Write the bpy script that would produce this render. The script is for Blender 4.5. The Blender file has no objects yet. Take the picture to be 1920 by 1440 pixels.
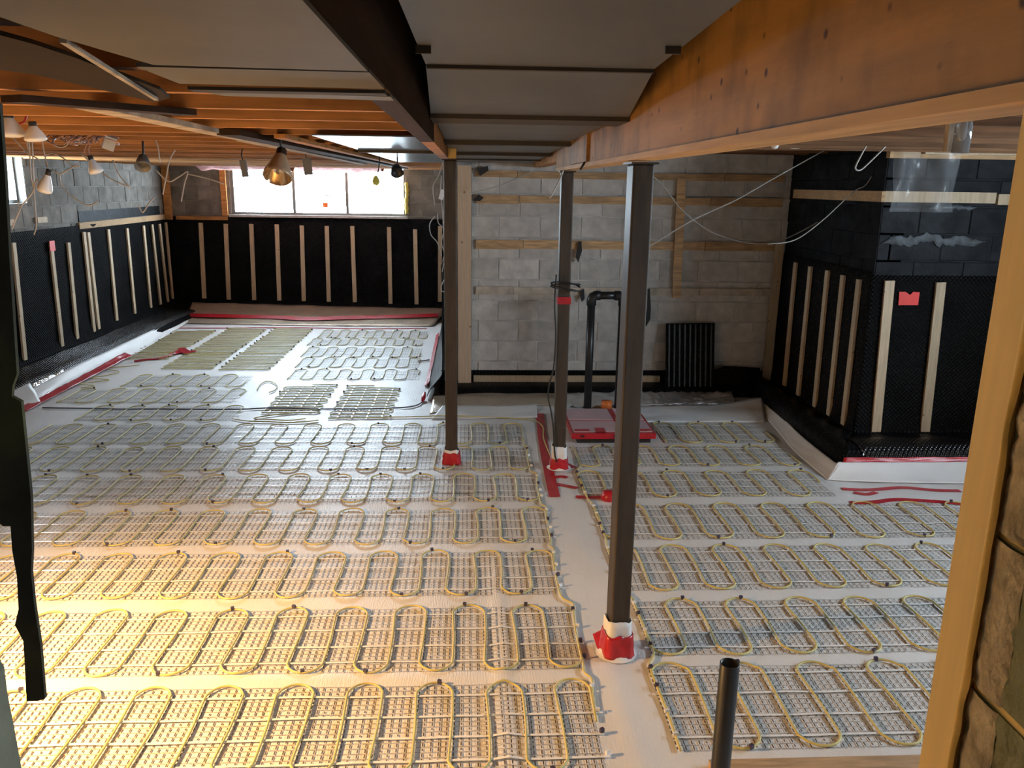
import bpy, bmesh, math, random
from mathutils import Vector, Matrix, noise
random.seed(7)
SC = bpy.context.scene
COL = SC.collection

# ------------------------------------------------------------------ camera
FPX, CAMZ = 1500.0, 2.04
def _axes(yaw, pitch, roll):
    cy, sy, cp, sp = math.cos(yaw), math.sin(yaw), math.cos(pitch), math.sin(pitch)
    f = Vector((sy*cp, cy*cp, -sp)); r = Vector((cy, -sy, 0)); u = r.cross(f)
    cr, sr = math.cos(roll), math.sin(roll)
    return f, r*cr + u*sr, u*cr - r*sr
CF, CR, CU = _axes(math.radians(3.05), math.radians(14.0), math.radians(0.8))
cam_d = bpy.data.cameras.new('camera'); cam = bpy.data.objects.new('camera', cam_d); COL.objects.link(cam)
cam_d.sensor_width = 36.0; cam_d.lens = FPX/1920*36.0; cam_d.clip_start = 0.05
cam.matrix_world = Matrix(((CR.x, CU.x, -CF.x, 0), (CR.y, CU.y, -CF.y, 0), (CR.z, CU.z, -CF.z, CAMZ), (0, 0, 0, 1)))
SC.camera = cam
def at(x, y, Y=None, X=None, Z=None):
    """point of the room seen at a photo pixel, on the plane Y=, X= or Z="""
    d = CF + CR*((x-960)/FPX) + CU*((720-y)/FPX)
    t = Y/d.y if Y is not None else (X/d.x if X is not None else (Z-CAMZ)/d.z)
    return Vector((0, 0, CAMZ)) + d*t
def fl(x, y): return at(x, y, Z=0.0)

# ------------------------------------------------------------------ world, light, exposure
w = bpy.data.worlds.new('overcast_sky'); SC.world = w; w.use_nodes = True
bg = w.node_tree.nodes['Background']; bg.inputs[0].default_value = (0.71, 0.87, 1.0, 1); bg.inputs[1].default_value = 55.0
SC.view_settings.view_transform = 'Standard'; SC.view_settings.look = 'None'
SC.view_settings.gamma = 1.0; SC.view_settings.use_curve_mapping = False
SC.view_settings.exposure = 0.0
def portal(name, loc, rot, sx, sy):
    l = bpy.data.lights.new(name, 'AREA'); l.shape = 'RECTANGLE'; l.size = sx; l.size_y = sy
    l.cycles.is_portal = True
    o = bpy.data.objects.new(name, l); o.location = loc; o.rotation_euler = rot; COL.objects.link(o)
portal('window_portal_far', (-2.335, 13.02, 1.91), (math.radians(-90), 0, 0), 2.66, 0.78)
portal('window_portal_left', (-4.92, 8.22, 2.06), (0, math.radians(-90), 0), 0.58, 1.34)
portal('window_portal_right', (5.28, 3.0, 1.93), (0, math.radians(90), 0), 0.6, 2.84)

# ------------------------------------------------------------------ materials
def mat(name, col, rough=0.6, metal=0.0, spec=0.5, var=0.12, vs=6.0, stretch=(1, 1, 1), bump=0.0, bs=40.0, bstretch=None,
        rnd=0.0, specks=None, stain=None, coat=0.0, detail=5.0, alpha=None, trans=0.0):
    m = bpy.data.materials.new(name); m.use_nodes = True; nt = m.node_tree; N = nt.nodes; L = nt.links
    b = N['Principled BSDF']; b.inputs['Roughness'].default_value = rough; b.inputs['Metallic'].default_value = metal
    b.inputs['Specular IOR Level'].default_value = spec; b.inputs['Coat Weight'].default_value = coat
    if trans: b.inputs['Transmission Weight'].default_value = trans
    if alpha is not None: b.inputs['Alpha'].default_value = alpha
    tc = N.new('ShaderNodeTexCoord')
    def mapped(s):
        mp = N.new('ShaderNodeMapping'); mp.inputs['Scale'].default_value = s; L.new(tc.outputs['Object'], mp.inputs[0])
        if rnd:   # every copy gets its own stretch of the pattern
            oi_ = N.new('ShaderNodeObjectInfo'); mu_ = N.new('ShaderNodeMath'); mu_.operation = 'MULTIPLY'; mu_.inputs[1].default_value = 37.0
            L.new(oi_.outputs['Random'], mu_.inputs[0]); L.new(mu_.outputs[0], mp.inputs['Location'])
        return mp.outputs[0]
    nz = N.new('ShaderNodeTexNoise'); nz.inputs['Scale'].default_value = vs; nz.inputs['Detail'].default_value = detail
    L.new(mapped(stretch), nz.inputs['Vector'])
    rp = N.new('ShaderNodeValToRGB'); c = Vector(col)
    rp.color_ramp.elements[0].position = 0.3; rp.color_ramp.elements[1].position = 0.7
    rp.color_ramp.elements[0].color = (*[max(0, v*(1-var)) for v in c], 1); rp.color_ramp.elements[1].color = (*[min(1, v*(1+var)) for v in c], 1)
    L.new(nz.outputs[0], rp.inputs[0]); out = rp.outputs[0]
    def mixin(fac, colr, o, mode='MIX'):
        mx = N.new('ShaderNodeMix'); mx.data_type = 'RGBA'; mx.blend_type = mode
        if hasattr(fac, 'is_linked'): L.new(fac, mx.inputs[0])
        else: mx.inputs[0].default_value = fac
        L.new(o, mx.inputs[6])
        if isinstance(colr, tuple): mx.inputs[7].default_value = (*colr, 1)
        else: L.new(colr, mx.inputs[7])
        return mx.outputs[2]
    def ramp2(src, a, bb):
        r = N.new('ShaderNodeMapRange'); r.inputs[1].default_value = a; r.inputs[2].default_value = bb; r.clamp = True; L.new(src, r.inputs[0]); return r.outputs[0]
    if stain:   # (colour, scale, low, high, strength)
        n2 = N.new('ShaderNodeTexNoise'); n2.inputs['Scale'].default_value = stain[1]; n2.inputs['Detail'].default_value = 6
        L.new(mapped(stain[5] if len(stain) > 5 else (1, 1, 1)), n2.inputs['Vector'])
        f = ramp2(n2.outputs[0], stain[2], stain[3]); mm = N.new('ShaderNodeMath'); mm.operation = 'MULTIPLY'; L.new(f, mm.inputs[0]); mm.inputs[1].default_value = stain[4]
        out = mixin(mm.outputs[0], stain[0], out)
    if specks:  # (colour, scale, radius)
        v = N.new('ShaderNodeTexVoronoi'); v.inputs['Scale'].default_value = specks[1]; L.new(mapped((1, 1, 1)), v.inputs['Vector'])
        f = ramp2(v.outputs['Distance'], specks[2], specks[2]*0.5); out = mixin(f, specks[0], out)
    if rnd:
        oi = N.new('ShaderNodeObjectInfo'); r = N.new('ShaderNodeMapRange'); r.inputs[3].default_value = 1-rnd; r.inputs[4].default_value = 1+rnd
        L.new(oi.outputs['Random'], r.inputs[0])
        cmb = N.new('ShaderNodeCombineColor')
        for i in range(3): L.new(r.outputs[0], cmb.inputs[i])
        out = mixin(1.0, cmb.outputs[0], out, 'MULTIPLY')
    L.new(out, b.inputs['Base Color'])
    if bump:
        n3 = N.new('ShaderNodeTexNoise'); n3.inputs['Scale'].default_value = bs; n3.inputs['Detail'].default_value = 4
        L.new(mapped(bstretch or stretch), n3.inputs['Vector'])
        bp = N.new('ShaderNodeBump'); bp.inputs['Strength'].default_value = bump; bp.inputs['Distance'].default_value = 0.01
        L.new(n3.outputs[0], bp.inputs['Height']); L.new(bp.outputs[0], b.inputs['Normal'])
    return m
def emis(name, col, s):
    m = bpy.data.materials.new(name); m.use_nodes = True; b = m.node_tree.nodes['Principled BSDF']
    b.inputs['Base Color'].default_value = (*col, 1); b.inputs['Emission Color'].default_value = (*col, 1); b.inputs['Emission Strength'].default_value = s
    return m
def dimple(name, plane, spec=0.08, rough=0.33):
    """black studded drainage sheet: regular dimples as relief, plane = the two axes the sheet lies in"""
    m = mat(name, (0.006, 0.006, 0.0065), rough=rough, spec=spec, var=0.4, vs=3.0)
    nt = m.node_tree; N = nt.nodes; L = nt.links
    tc = N.new('ShaderNodeTexCoord'); sep = N.new('ShaderNodeSeparateXYZ'); L.new(tc.outputs['Object'], sep.inputs[0])
    outs = []
    for ax in plane:
        mu = N.new('ShaderNodeMath'); mu.operation = 'MULTIPLY'; mu.inputs[1].default_value = 2*math.pi/0.035
        if len(ax) == 2:
            ad = N.new('ShaderNodeMath'); ad.operation = 'ADD'; L.new(sep.outputs['XYZ'.index(ax[0])], ad.inputs[0]); L.new(sep.outputs['XYZ'.index(ax[1])], ad.inputs[1]); src = ad.outputs[0]
        else: src = sep.outputs['XYZ'.index(ax)]
        L.new(src, mu.inputs[0])
        s = N.new('ShaderNodeMath'); s.operation = 'SINE'; L.new(mu.outputs[0], s.inputs[0]); outs.append(s.outputs[0])
    mm = N.new('ShaderNodeMath'); mm.operation = 'MULTIPLY'; L.new(outs[0], mm.inputs[0]); L.new(outs[1], mm.inputs[1])
    ng = N.new('ShaderNodeTexNoise'); ng.inputs['Scale'].default_value = 4.0; L.new(tc.outputs['Object'], ng.inputs['Vector'])
    ad = N.new('ShaderNodeMath'); ad.operation = 'MULTIPLY_ADD'; L.new(ng.outputs[0], ad.inputs[0]); ad.inputs[1].default_value = 2.0; L.new(mm.outputs[0], ad.inputs[2])
    bp = N.new('ShaderNodeBump'); bp.inputs['Strength'].default_value = 0.7; bp.inputs['Distance'].default_value = 0.008
    L.new(ad.outputs[0], bp.inputs['Height']); L.new(bp.outputs[0], N['Principled BSDF'].inputs['Normal'])
    return m
M = {}
M['underlay'] = mat('white_underlay', (0.70, 0.68, 0.66), rough=0.42, spec=0.5, var=0.06, vs=1.5, bump=0.25, bs=3.0, bstretch=(55, 6, 1))
M['sheet'] = mat('white_sheet', (0.72, 0.71, 0.70), rough=0.5, var=0.06, vs=2.0, bump=0.2, bs=12)
M['cable'] = mat('yellow_cable', (0.56, 0.47, 0.18), rough=0.45, var=0.1, vs=5)
M['net'] = mat('dark_netting', (0.10, 0.075, 0.055), rough=0.4, var=0.2)
M['netthin'] = mat('pale_netting', (0.22, 0.19, 0.155), rough=0.35, var=0.15)
M['striptape'] = mat('pale_tape', (0.80, 0.79, 0.77), rough=0.25, spec=0.6, var=0.05)
M['clip'] = mat('dark_clip', (0.05, 0.04, 0.07), rough=0.4)
M['clipwhite'] = mat('white_clip', (0.75, 0.75, 0.76), rough=0.35)
M['block'] = mat('concrete_block', (0.52, 0.495, 0.465), rough=0.95, spec=0.2, var=0.18, vs=9, bump=0.5, bs=60, rnd=0.13, stain=((0.64, 0.62, 0.60), 5.0, 0.55, 0.75, 0.4))
M['darkblock'] = mat('dark_block', (0.19, 0.175, 0.155), rough=0.95, spec=0.2, var=0.25, vs=7, bump=0.5, bs=60, rnd=0.15, stain=((0.10, 0.085, 0.07), 3.0, 0.5, 0.7, 0.6))  # darker than the back wall's blocks, with random darker patches
M['darkmortar'] = mat('dark_mortar', (0.20, 0.19, 0.175), rough=0.95, spec=0.2, var=0.3, vs=7, bump=0.5, bs=50)
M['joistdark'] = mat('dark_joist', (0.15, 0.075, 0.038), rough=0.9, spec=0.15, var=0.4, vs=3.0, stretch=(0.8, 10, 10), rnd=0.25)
M['mortar'] = mat('mortar', (0.50, 0.485, 0.465), rough=0.95, spec=0.2, var=0.3, vs=7, bump=0.5, bs=50)
M['tarblock'] = mat('tar_coated_block', (0.012, 0.013, 0.015), rough=0.6, spec=0.10, var=0.5, vs=8, bump=0.6, bs=25, rnd=0.15, stain=((0.024, 0.027, 0.032), 4.0, 0.5, 0.72, 0.7, (1, 1, 2)))
M['tarwhite'] = mat('pale_streak_colour', (0.045, 0.052, 0.06), rough=0.6, var=0.7, vs=14, bump=0.6, bs=30)
M['membrane_l'] = dimple('dimple_membrane_left', 'YZ', 0.02, 0.5)
M['membrane_gloss'] = dimple('dimple_membrane_gloss', 'XY', 0.5, 0.22)
M['membrane_y'] = dimple('dimple_membrane_across', 'XZ')
M['membrane_x'] = dimple('dimple_membrane_along', 'YZ')
M['membrane_f'] = dimple('dimple_membrane_flat', 'XY')
M['strip'] = mat('new_pine_strip', (0.50, 0.38, 0.25), rough=0.7, var=0.14, vs=4, stretch=(12, 12, 1.2), rnd=0.12, specks=((0.22, 0.13, 0.07), 9, 0.11))
M['batten'] = mat('old_batten', (0.47, 0.30, 0.155), rough=0.85, var=0.3, vs=5, stretch=(1.2, 12, 12), rnd=0.2, stain=((0.27, 0.18, 0.11), 4, 0.5, 0.7, 0.6))
M['battenpaint'] = mat('plaster_smeared_batten', (0.50, 0.43, 0.35), rough=0.9, var=0.3, vs=9, bump=0.5, bs=40)
M['newwood'] = mat('pale_planed_lumber', (0.58, 0.43, 0.30), rough=0.7, var=0.1, vs=5, stretch=(12, 12, 0.8), specks=((0.3, 0.17, 0.1), 7, 0.1))
M['beam'] = mat('old_beam_plywood', (0.37, 0.185, 0.042), rough=0.75, var=0.16, vs=3.0, stretch=(6, 0.7, 5), specks=((0.07, 0.032, 0.012), 11.0, 0.13), stain=((0.13, 0.068, 0.018), 3.4, 0.48, 0.68, 0.8, (1, 1.5, 1.0)), bump=0.12, bs=10)
M['beamedge'] = mat('beam_bottom_edge', (0.50, 0.30, 0.12), rough=0.75, var=0.2, vs=4.0, stretch=(8, 0.6, 8))
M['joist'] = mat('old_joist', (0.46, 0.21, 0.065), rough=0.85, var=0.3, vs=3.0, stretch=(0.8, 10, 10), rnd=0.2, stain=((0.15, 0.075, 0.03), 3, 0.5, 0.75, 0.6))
M['darkwood'] = mat('dark_boards_and_shaded_girder', (0.05, 0.028, 0.016), rough=0.85, spec=0.12, var=0.3, vs=3.0, stretch=(8, 0.8, 8))
M['subfloor'] = mat('subfloor_boards', (0.09, 0.05, 0.028), rough=0.9, spec=0.1, var=0.35, vs=4, stretch=(1, 7, 1))
M['strap'] = mat('plaster_crusted_strapping', (0.46, 0.38, 0.29), rough=0.95, var=0.35, vs=14, bump=0.7, bs=50, stain=((0.20, 0.13, 0.08), 7, 0.5, 0.65, 0.7))
M['sheetmetal'] = mat('dull_galvanised', (0.165, 0.165, 0.165), rough=0.42, metal=0.55, var=0.12, vs=2.5, bump=0.10, bs=3.5, stain=((0.11, 0.105, 0.095), 2.0, 0.45, 0.75, 0.6))
M['panning'] = mat('tan_return_panel', (0.165, 0.145, 0.115), rough=0.65, spec=0.2, var=0.12, vs=2.2, bump=0.1, bs=3.0, stain=((0.11, 0.09, 0.065), 2.6, 0.45, 0.75, 0.6))
M['panning_dark'] = mat('brown_return_panel', (0.05, 0.035, 0.02), rough=0.85, spec=0.05, var=0.15, vs=3.0)
M['galv'] = mat('bright_galvanised', (0.33, 0.35, 0.37), rough=0.3, metal=1.0, var=0.08, bump=0.2, bs=6)
M['seam'] = mat('dark_seam', (0.05, 0.04, 0.03), rough=0.8)
M['steel'] = mat('brown_steel_post', (0.050, 0.037, 0.027), rough=0.45, metal=0.1, spec=0.4, var=0.25, vs=6, stretch=(6, 6, 1))
M['red'] = mat('red_sheathing_tape', (0.42, 0.013, 0.022), rough=0.3, spec=0.5, var=0.18, vs=20, bump=0.3, bs=25)
M['redprint'] = mat('dark_print_on_red', (0.10, 0.008, 0.012), rough=0.4)
M['rednote'] = mat('bright_red_tape', (0.75, 0.03, 0.02), rough=0.5, var=0.1)
M['foil'] = mat('crinkled_foil', (0.85, 0.85, 0.86), rough=0.28, metal=0.75, var=0.05, bump=1.0, bs=35)
M['kraft'] = mat('tan_foil_paper', (0.46, 0.38, 0.285), rough=0.35, metal=0.3, var=0.12, vs=5, bump=0.8, bs=30)
M['bubble'] = mat('bubble_foil', (0.80, 0.81, 0.83), rough=0.22, metal=1.0, bump=1.0, bs=45)
M['blackpipe'] = mat('black_abs_pipe', (0.014, 0.014, 0.015), rough=0.38, var=0.2)
M['orange'] = mat('orange_fitting', (0.7, 0.17, 0.03), rough=0.45)
M['pinkpanel'] = mat('pinkish_foam_panel', (0.50, 0.35, 0.37), rough=0.6, var=0.06)
M['rag_and_shadow'] = mat('black_rag_and_shadow_gap', (0.015, 0.014, 0.014), rough=0.7)
M['greycord'] = mat('grey_lead', (0.13, 0.12, 0.14), rough=0.45)
M['blackcord'] = mat('black_cord', (0.014, 0.013, 0.013), rough=0.4)
M['whitewire'] = mat('white_wire', (0.42, 0.39, 0.36), rough=0.5)
M['pinkwire'] = mat('pinkish_wire', (0.42, 0.25, 0.22), rough=0.5)
M['bulb'] = mat('frosted_white_bulb', (0.78, 0.79, 0.80), rough=0.35)
M['bell'] = mat('tan_reflector_shell', (0.42, 0.30, 0.19), rough=0.3, var=0.08)
M['bellin'] = mat('mirrored_reflector', (0.80, 0.66, 0.48), rough=0.16, metal=0.9)
M['socket'] = mat('black_socket', (0.03, 0.026, 0.024), rough=0.5)
M['boxgrey'] = mat('grey_junction_box', (0.42, 0.43, 0.44), rough=0.5, metal=0.3)
M['glass'] = mat('clear_lamp_glass', (0.85, 0.87, 0.88), rough=0.08, spec=0.6, trans=0.85)
M['frame'] = mat('grey_aluminium_frame', (0.20, 0.195, 0.185), rough=0.5, metal=0.5, var=0.1)
M['sill'] = mat('chalky_sill', (0.42, 0.41, 0.39), rough=0.8, var=0.25, vs=12)
M['pinkbatt'] = mat('pink_fibreglass', (0.50, 0.22, 0.20), rough=0.95, var=0.3, vs=18, bump=1.0, bs=30)
M['stud'] = mat('yellow_pine_stud', (0.80, 0.54, 0.17), rough=0.75, var=0.08, vs=4, stretch=(10, 10, 0.7))
M['foam'] = mat('orange_foam_sealant', (0.74, 0.48, 0.12), rough=0.8, var=0.1, bump=0.5, bs=20)
M['doorblock'] = mat('weathered_block', (0.20, 0.19, 0.09), rough=0.95, spec=0.2, var=0.22, vs=9, bump=0.9, bs=30, rnd=0.1)
M['blockedge'] = mat('raw_block_edge', (0.42, 0.34, 0.20), rough=0.95, spec=0.2, var=0.35, vs=22, bump=1.0, bs=40)
M['tornpaper'] = mat('torn_tar_paper', (0.03, 0.029, 0.016), rough=0.8, var=0.5, vs=9, stain=((0.13, 0.14, 0.035), 6, 0.5, 0.7, 0.6))
M['yellowfoam'] = mat('yellow_foam_bead', (0.60, 0.47, 0.10), rough=0.8, bump=0.8, bs=40)
M['poly'] = mat('clear_poly_sheet', (0.8, 0.82, 0.84), rough=0.12, spec=0.6, alpha=0.07, var=0.05, bump=0.8, bs=6)
M['lampyellow'] = mat('yellow_lamp_housing', (0.6, 0.4, 0.05), rough=0.5)
def pane_mat():
    m = bpy.data.materials.new('window_glass'); m.use_nodes = True; N = m.node_tree.nodes; L = m.node_tree.links; N.clear()
    o = N.new('ShaderNodeOutputMaterial'); t = N.new('ShaderNodeBsdfTransparent'); g = N.new('ShaderNodeBsdfGlossy'); g.inputs['Roughness'].default_value = 0.03
    x = N.new('ShaderNodeMixShader'); x.inputs[0].default_value = 0.06; L.new(t.outputs[0], x.inputs[1]); L.new(g.outputs[0], x.inputs[2]); L.new(x.outputs[0], o.inputs[0]); return m
M['pane'] = pane_mat()

# ------------------------------------------------------------------ mesh helpers
class MB:
    def __init__(s): s.v, s.f = [], []
    def box(s, x0, x1, y0, y1, z0, z1):
        n = len(s.v)
        s.v += [(x, y, z) for z in (z0, z1) for y in (y0, y1) for x in (x0, x1)]
        s.f += [tuple(n+i for i in q) for q in ((0, 2, 3, 1), (4, 5, 7, 6), (0, 1, 5, 4), (2, 6, 7, 3), (0, 4, 6, 2), (1, 3, 7, 5))]; return s
    def bar(s, a, b, up, wd, th):
        """box from a to b, wd wide across, th thick along up, centred on the line"""
        a, b, up = Vector(a), Vector(b), Vector(up); d = (b-a).normalized(); sd = d.cross(up).normalized(); up = sd.cross(d).normalized(); n = len(s.v)
        for p in (a, b):
            for i, j in ((-1, -1), (1, -1), (1, 1), (-1, 1)): s.v.append(tuple(p + sd*(wd/2*i) + up*(th/2*j)))
        s.f += [tuple(n+i for i in q) for q in ((0, 1, 2, 3), (7, 6, 5, 4), (0, 4, 5, 1), (1, 5, 6, 2), (2, 6, 7, 3), (3, 7, 4, 0))]; return s
    def tube(s, pts, r, k=6, cap=True):
        pts = [Vector(p) for p in pts]; n0 = len(s.v); m = len(pts); rr = r if isinstance(r, (list, tuple)) else [r]*m
        up = Vector((0, 0, 1))
        t0 = (pts[1]-pts[0]).normalized()
        if abs(t0.z) > 0.9: up = Vector((1, 0, 0))
        sd = t0.cross(up).normalized()
        for i, p in enumerate(pts):
            t = (pts[min(i+1, m-1)] - pts[max(i-1, 0)]).normalized()
            sd = (sd - t*sd.dot(t)); sd = sd.normalized() if sd.length > 1e-6 else t.orthogonal().normalized()
            u2 = t.cross(sd)
            for j in range(k):
                a = 2*math.pi*j/k; s.v.append(tuple(p + (sd*math.cos(a) + u2*math.sin(a))*rr[i]))
        for i in range(m-1):
            for j in range(k):
                s.f.append((n0+i*k+j, n0+i*k+(j+1) % k, n0+(i+1)*k+(j+1) % k, n0+(i+1)*k+j))
        if cap: s.f.append(tuple(n0+j for j in range(k))[::-1]); s.f.append(tuple(n0+(m-1)*k+j for j in range(k)))
        return s
    def lathe(s, o, ax, prof, k=20):
        """prof: (radius, distance along ax) pairs"""
        o, ax = Vector(o), Vector(ax).normalized(); a = ax.orthogonal().normalized(); b = ax.cross(a); n0 = len(s.v)
        for r, t in prof:
            for j in range(k):
                c = 2*math.pi*j/k; s.v.append(tuple(o + ax*t + (a*math.cos(c)+b*math.sin(c))*max(r, 1e-4)))
        for i in range(len(prof)-1):
            for j in range(k): s.f.append((n0+i*k+j, n0+i*k+(j+1) % k, n0+(i+1)*k+(j+1) % k, n0+(i+1)*k+j))
        return s
    def ribbon(s, pts, wd, th, up=(0, 0, 1)):
        """flat band of thickness th along pts, wd wide"""
        pts = [Vector(p) for p in pts]; n0 = len(s.v); m = len(pts); up = Vector(up)
        for i, p in enumerate(pts):
            t = (pts[min(i+1, m-1)] - pts[max(i-1, 0)]).normalized(); sd = t.cross(up).normalized(); ww = wd[i] if isinstance(wd, (list, tuple)) else wd
            for a, b in ((-1, 0), (1, 0), (1, 1), (-1, 1)): s.v.append(tuple(p + sd*(a*ww/2) + up*(th*b)))
        for i in range(m-1):
            for j in range(4): s.f.append((n0+i*4+j, n0+i*4+(j+1) % 4, n0+(i+1)*4+(j+1) % 4, n0+(i+1)*4+j))
        s.f.append((n0+3, n0+2, n0+1, n0)); s.f.append(tuple(n0+(m-1)*4+j for j in range(4))); return s
    def grid(s, fn, nu, nv):
        n0 = len(s.v)
        for i in range(nu+1):
            for j in range(nv+1): s.v.append(tuple(fn(i/nu, j/nv)))
        for i in range(nu):
            for j in range(nv): a = n0+i*(nv+1)+j; s.f.append((a, a+nv+1, a+nv+2, a+1))
        return s
    def prism(s, poly, off):
        n0 = len(s.v); k = len(poly); off = Vector(off)
        s.v += [tuple(p) for p in poly] + [tuple(Vector(p)+off) for p in poly]
        s.f.append(tuple(n0+i for i in range(k))[::-1]); s.f.append(tuple(n0+k+i for i in range(k)))
        for i in range(k): j = (i+1) % k; s.f.append((n0+i, n0+j, n0+k+j, n0+k+i))
        return s
    def mesh(s, name, m, smooth=False):
        me = bpy.data.meshes.new(name); me.from_pydata([tuple(v) for v in s.v], [], s.f); me.materials.append(m)
        if smooth: me.polygons.foreach_set('use_smooth', [True]*len(me.polygons))
        me.update(); return me
def link(name, me, parent=None):
    o = bpy.data.objects.new(name, me); COL.objects.link(o)
    if parent is not None:
        o.parent = parent; o.matrix_parent_inverse = PINV.get(parent.name, Matrix())
    return o
PINV = {}
def ob(name, mb, m, parent=None, smooth=False): return link(name, mb.mesh(name, M[m] if isinstance(m, str) else m, smooth), parent)
def tag(o, label, cat, group=None):
    o['label'] = label; o['category'] = cat
    if group: o['group'] = group
    return o
def thing(name, label, cat, loc=(0, 0, 0), group=None):
    o = bpy.data.objects.new(name, None); o.location = loc; o.empty_display_size = 0.1; COL.objects.link(o)
    PINV[o.name] = Matrix.Translation(-Vector(loc)); return tag(o, label, cat, group)
def struct(name, mb, m, smooth=False):
    o = ob(name, mb, m, None, smooth); o['kind'] = 'structure'; return o
def place(name, me, loc, parent=None, rot=(0, 0, 0)):
    o = link(name, me, parent); o.location = loc; o.rotation_euler = rot; return o
def spline(pts, n=8):
    P = [Vector(p) for p in pts]; P = [P[0]*2-P[1]] + P + [P[-1]*2-P[-2]]; out = []
    for i in range(1, len(P)-2):
        for k in range(n):
            t = k/n; a, b, c, d = P[i-1], P[i], P[i+1], P[i+2]
            out.append(0.5*((2*b) + (c-a)*t + (2*a-5*b+4*c-d)*t*t + (3*b-a-3*c+d)*t**3))
    return out + [P[-2]]
def solid(o, th, off=-1):
    md = o.modifiers.new('thickness', 'SOLIDIFY'); md.thickness = th; md.offset = off; return o
def V(x, y, z): return Vector((x, y, z))
def nz(x, y, z=0.0): return noise.noise(Vector((x, y, z)))

# ------------------------------------------------------------------ the setting
SEAMS = (3.02, 5.06, 7.12, 9.6)
def h(x, y):
    """height of the loosely laid floor sheet"""
    z = 0.006*nz(x*1.1, y*1.1) + 0.0035*nz(x*3.7, y*3.7, 5) + 0.002*nz(x*9, y*3, 9)
    for s in SEAMS:
        d = s - y + 0.02*nz(x*0.8, s)
        if 0 < d < 0.25: z += 0.007*(1-d/0.25)
    if 2.2 < y < 4.4: z += 0.011*math.exp(-((x-0.14-0.02*nz(y*2, 3))/0.03)**2)*min(1, (4.4-y)*2)
    if y < 3.1: z += 0.008*math.exp(-((x-0.60-0.03*(3.1-y))/0.05)**2)
    return z + 0.006
fx0, fx1, fy0, fy1 = -4.66, 5.0, 1.0, 12.76
floor = struct('floor', MB().grid(lambda u, v: (fx0+(fx1-fx0)*u, fy0+(fy1-fy0)*v, h(fx0+(fx1-fx0)*u, fy0+(fy1-fy0)*v)), 290, 350), 'underlay', True)
sub = struct('floor_slab', MB().box(-4.9, 5.3, -1.4, 13.0, -0.2, -0.02), 'mortar')
struct('ceiling', MB().box(-4.9, 5.3, -1.4, 13.0, 2.46, 2.6), 'subfloor')

def block_wall(name, org, du, length, z0, z1, bm, mm, nrm, back, courses_from, first, pitch=0.2055, holes=()):
    """wall of single blocks: org at u=0, du along the wall, nrm towards the room; mortar bed set back 6 mm"""
    org, du, nrm = Vector(org), Vector(du), Vector(nrm)
    mb = MB()
    def slab(u0, u1, a, b):
        c = [org + du*u + nrm*n for u in (u0, u1) for n in (-0.006, -back)]
        xs = [p.x for p in c]; ys = [p.y for p in c]; mb.box(min(xs), max(xs), min(ys), max(ys), a, b)
    if not holes: slab(0, length, z0, z1)
    else:
        u_ = 0
        for hu0, hu1, hz0, hz1 in sorted(holes):
            slab(u_, hu0, z0, z1); slab(hu0, hu1, z0, hz0); slab(hu0, hu1, hz1, z1); u_ = hu1
        slab(u_, length, z0, z1)
    wall = struct(name, mb, mm)
    cache = {}
    def block(u0, u1, a, b):
        key = (round(u1-u0, 3), round(b-a, 3))
        if key not in cache:
            wd, ht = key[0]-0.012, key[1]-0.013; c = 0.004
            me = MB(); lo = []
            for n, ins in ((-0.03, 0), (-c, 0), (0, c)):
                lo.append([Vector((0, 0, 0)) + du*(s*(wd/2-ins)) + Vector((0, 0, t*(ht/2-ins))) + nrm*n for s, t in ((-1, -1), (1, -1), (1, 1), (-1, 1))])
            for l in lo: me.v += [tuple(p) for p in l]
            flip = du.cross(Vector((0, 0, 1))).dot(nrm) < 0
            fs = [(8, 9, 10, 11)] + [(r*4+j, r*4+(j+1) % 4, r*4+4+(j+1) % 4, r*4+4+j) for r in (0, 1) for j in range(4)]
            me.f += [f[::-1] if flip else f for f in fs]
            cache[key] = me.mesh('block', M[bm])
        place('block', cache[key], org + du*((u0+u1)/2) + Vector((0, 0, (a+b)/2)) + nrm*random.uniform(-0.003, 0.003), wall)
    k = 0; z = courses_from
    while z < z1 - 0.02:
        zt = min(z+pitch, z1); u = first - 0.4 + (0.2 if k % 2 else 0.0) - 0.4
        while u < length:
            a, b = max(u, 0), min(u+0.4, length)
            segs = [(a, b)] if b-a > 0.03 else []
            for hu0, hu1, hz0, hz1 in holes:
                if zt > hz0+0.03 and z < hz1-0.03:
                    segs = [s for q in segs for s in ((q[0], min(q[1], hu0)), (max(q[0], hu1), q[1])) if s[1]-s[0] > 0.05]
            for q in segs: block(q[0], q[1], z, zt)
            u += 0.4
        z += pitch; k += 1
    return wall
FW, LW, BW, RW, RF = 12.75, -4.66, 7.9, 3.12, 6.07      # far, left, block wall, right wall, right facing wall
block_wall('wall_far', (LW, FW, 0), (1, 0, 0), 4.42, 0, 2.46, 'darkblock', 'darkmortar', (0, -1, 0), 0.2, 1.33, 0.1, holes=((1.0, 3.65, 1.54, 2.28),))
block_wall('wall_left', (LW, 0.8, 0), (0, 1, 0), 12.15, 0, 2.46, 'darkblock', 'darkmortar', (1, 0, 0), 0.2, 1.33, 0.15, holes=((6.78, 8.08, 1.78, 2.35),))
wback = block_wall('wall_back', (0.0, BW, 0), (1, 0, 0), 3.2, 0, 2.46, 'block', 'mortar', (0, -1, 0), 0.2, 0.10, 0.07)
struct('wall_wing', MB().box(-0.26, 0.0, BW-0.02, 12.94, 0, 2.46), 'mortar')
block_wall('wall_right', (RW, RF+0.006, 0), (0, 1, 0), 1.9, 0, 2.46, 'tarblock', 'tarblock', (-1, 0, 0), 0.2, 1.30, 0.2)
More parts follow.
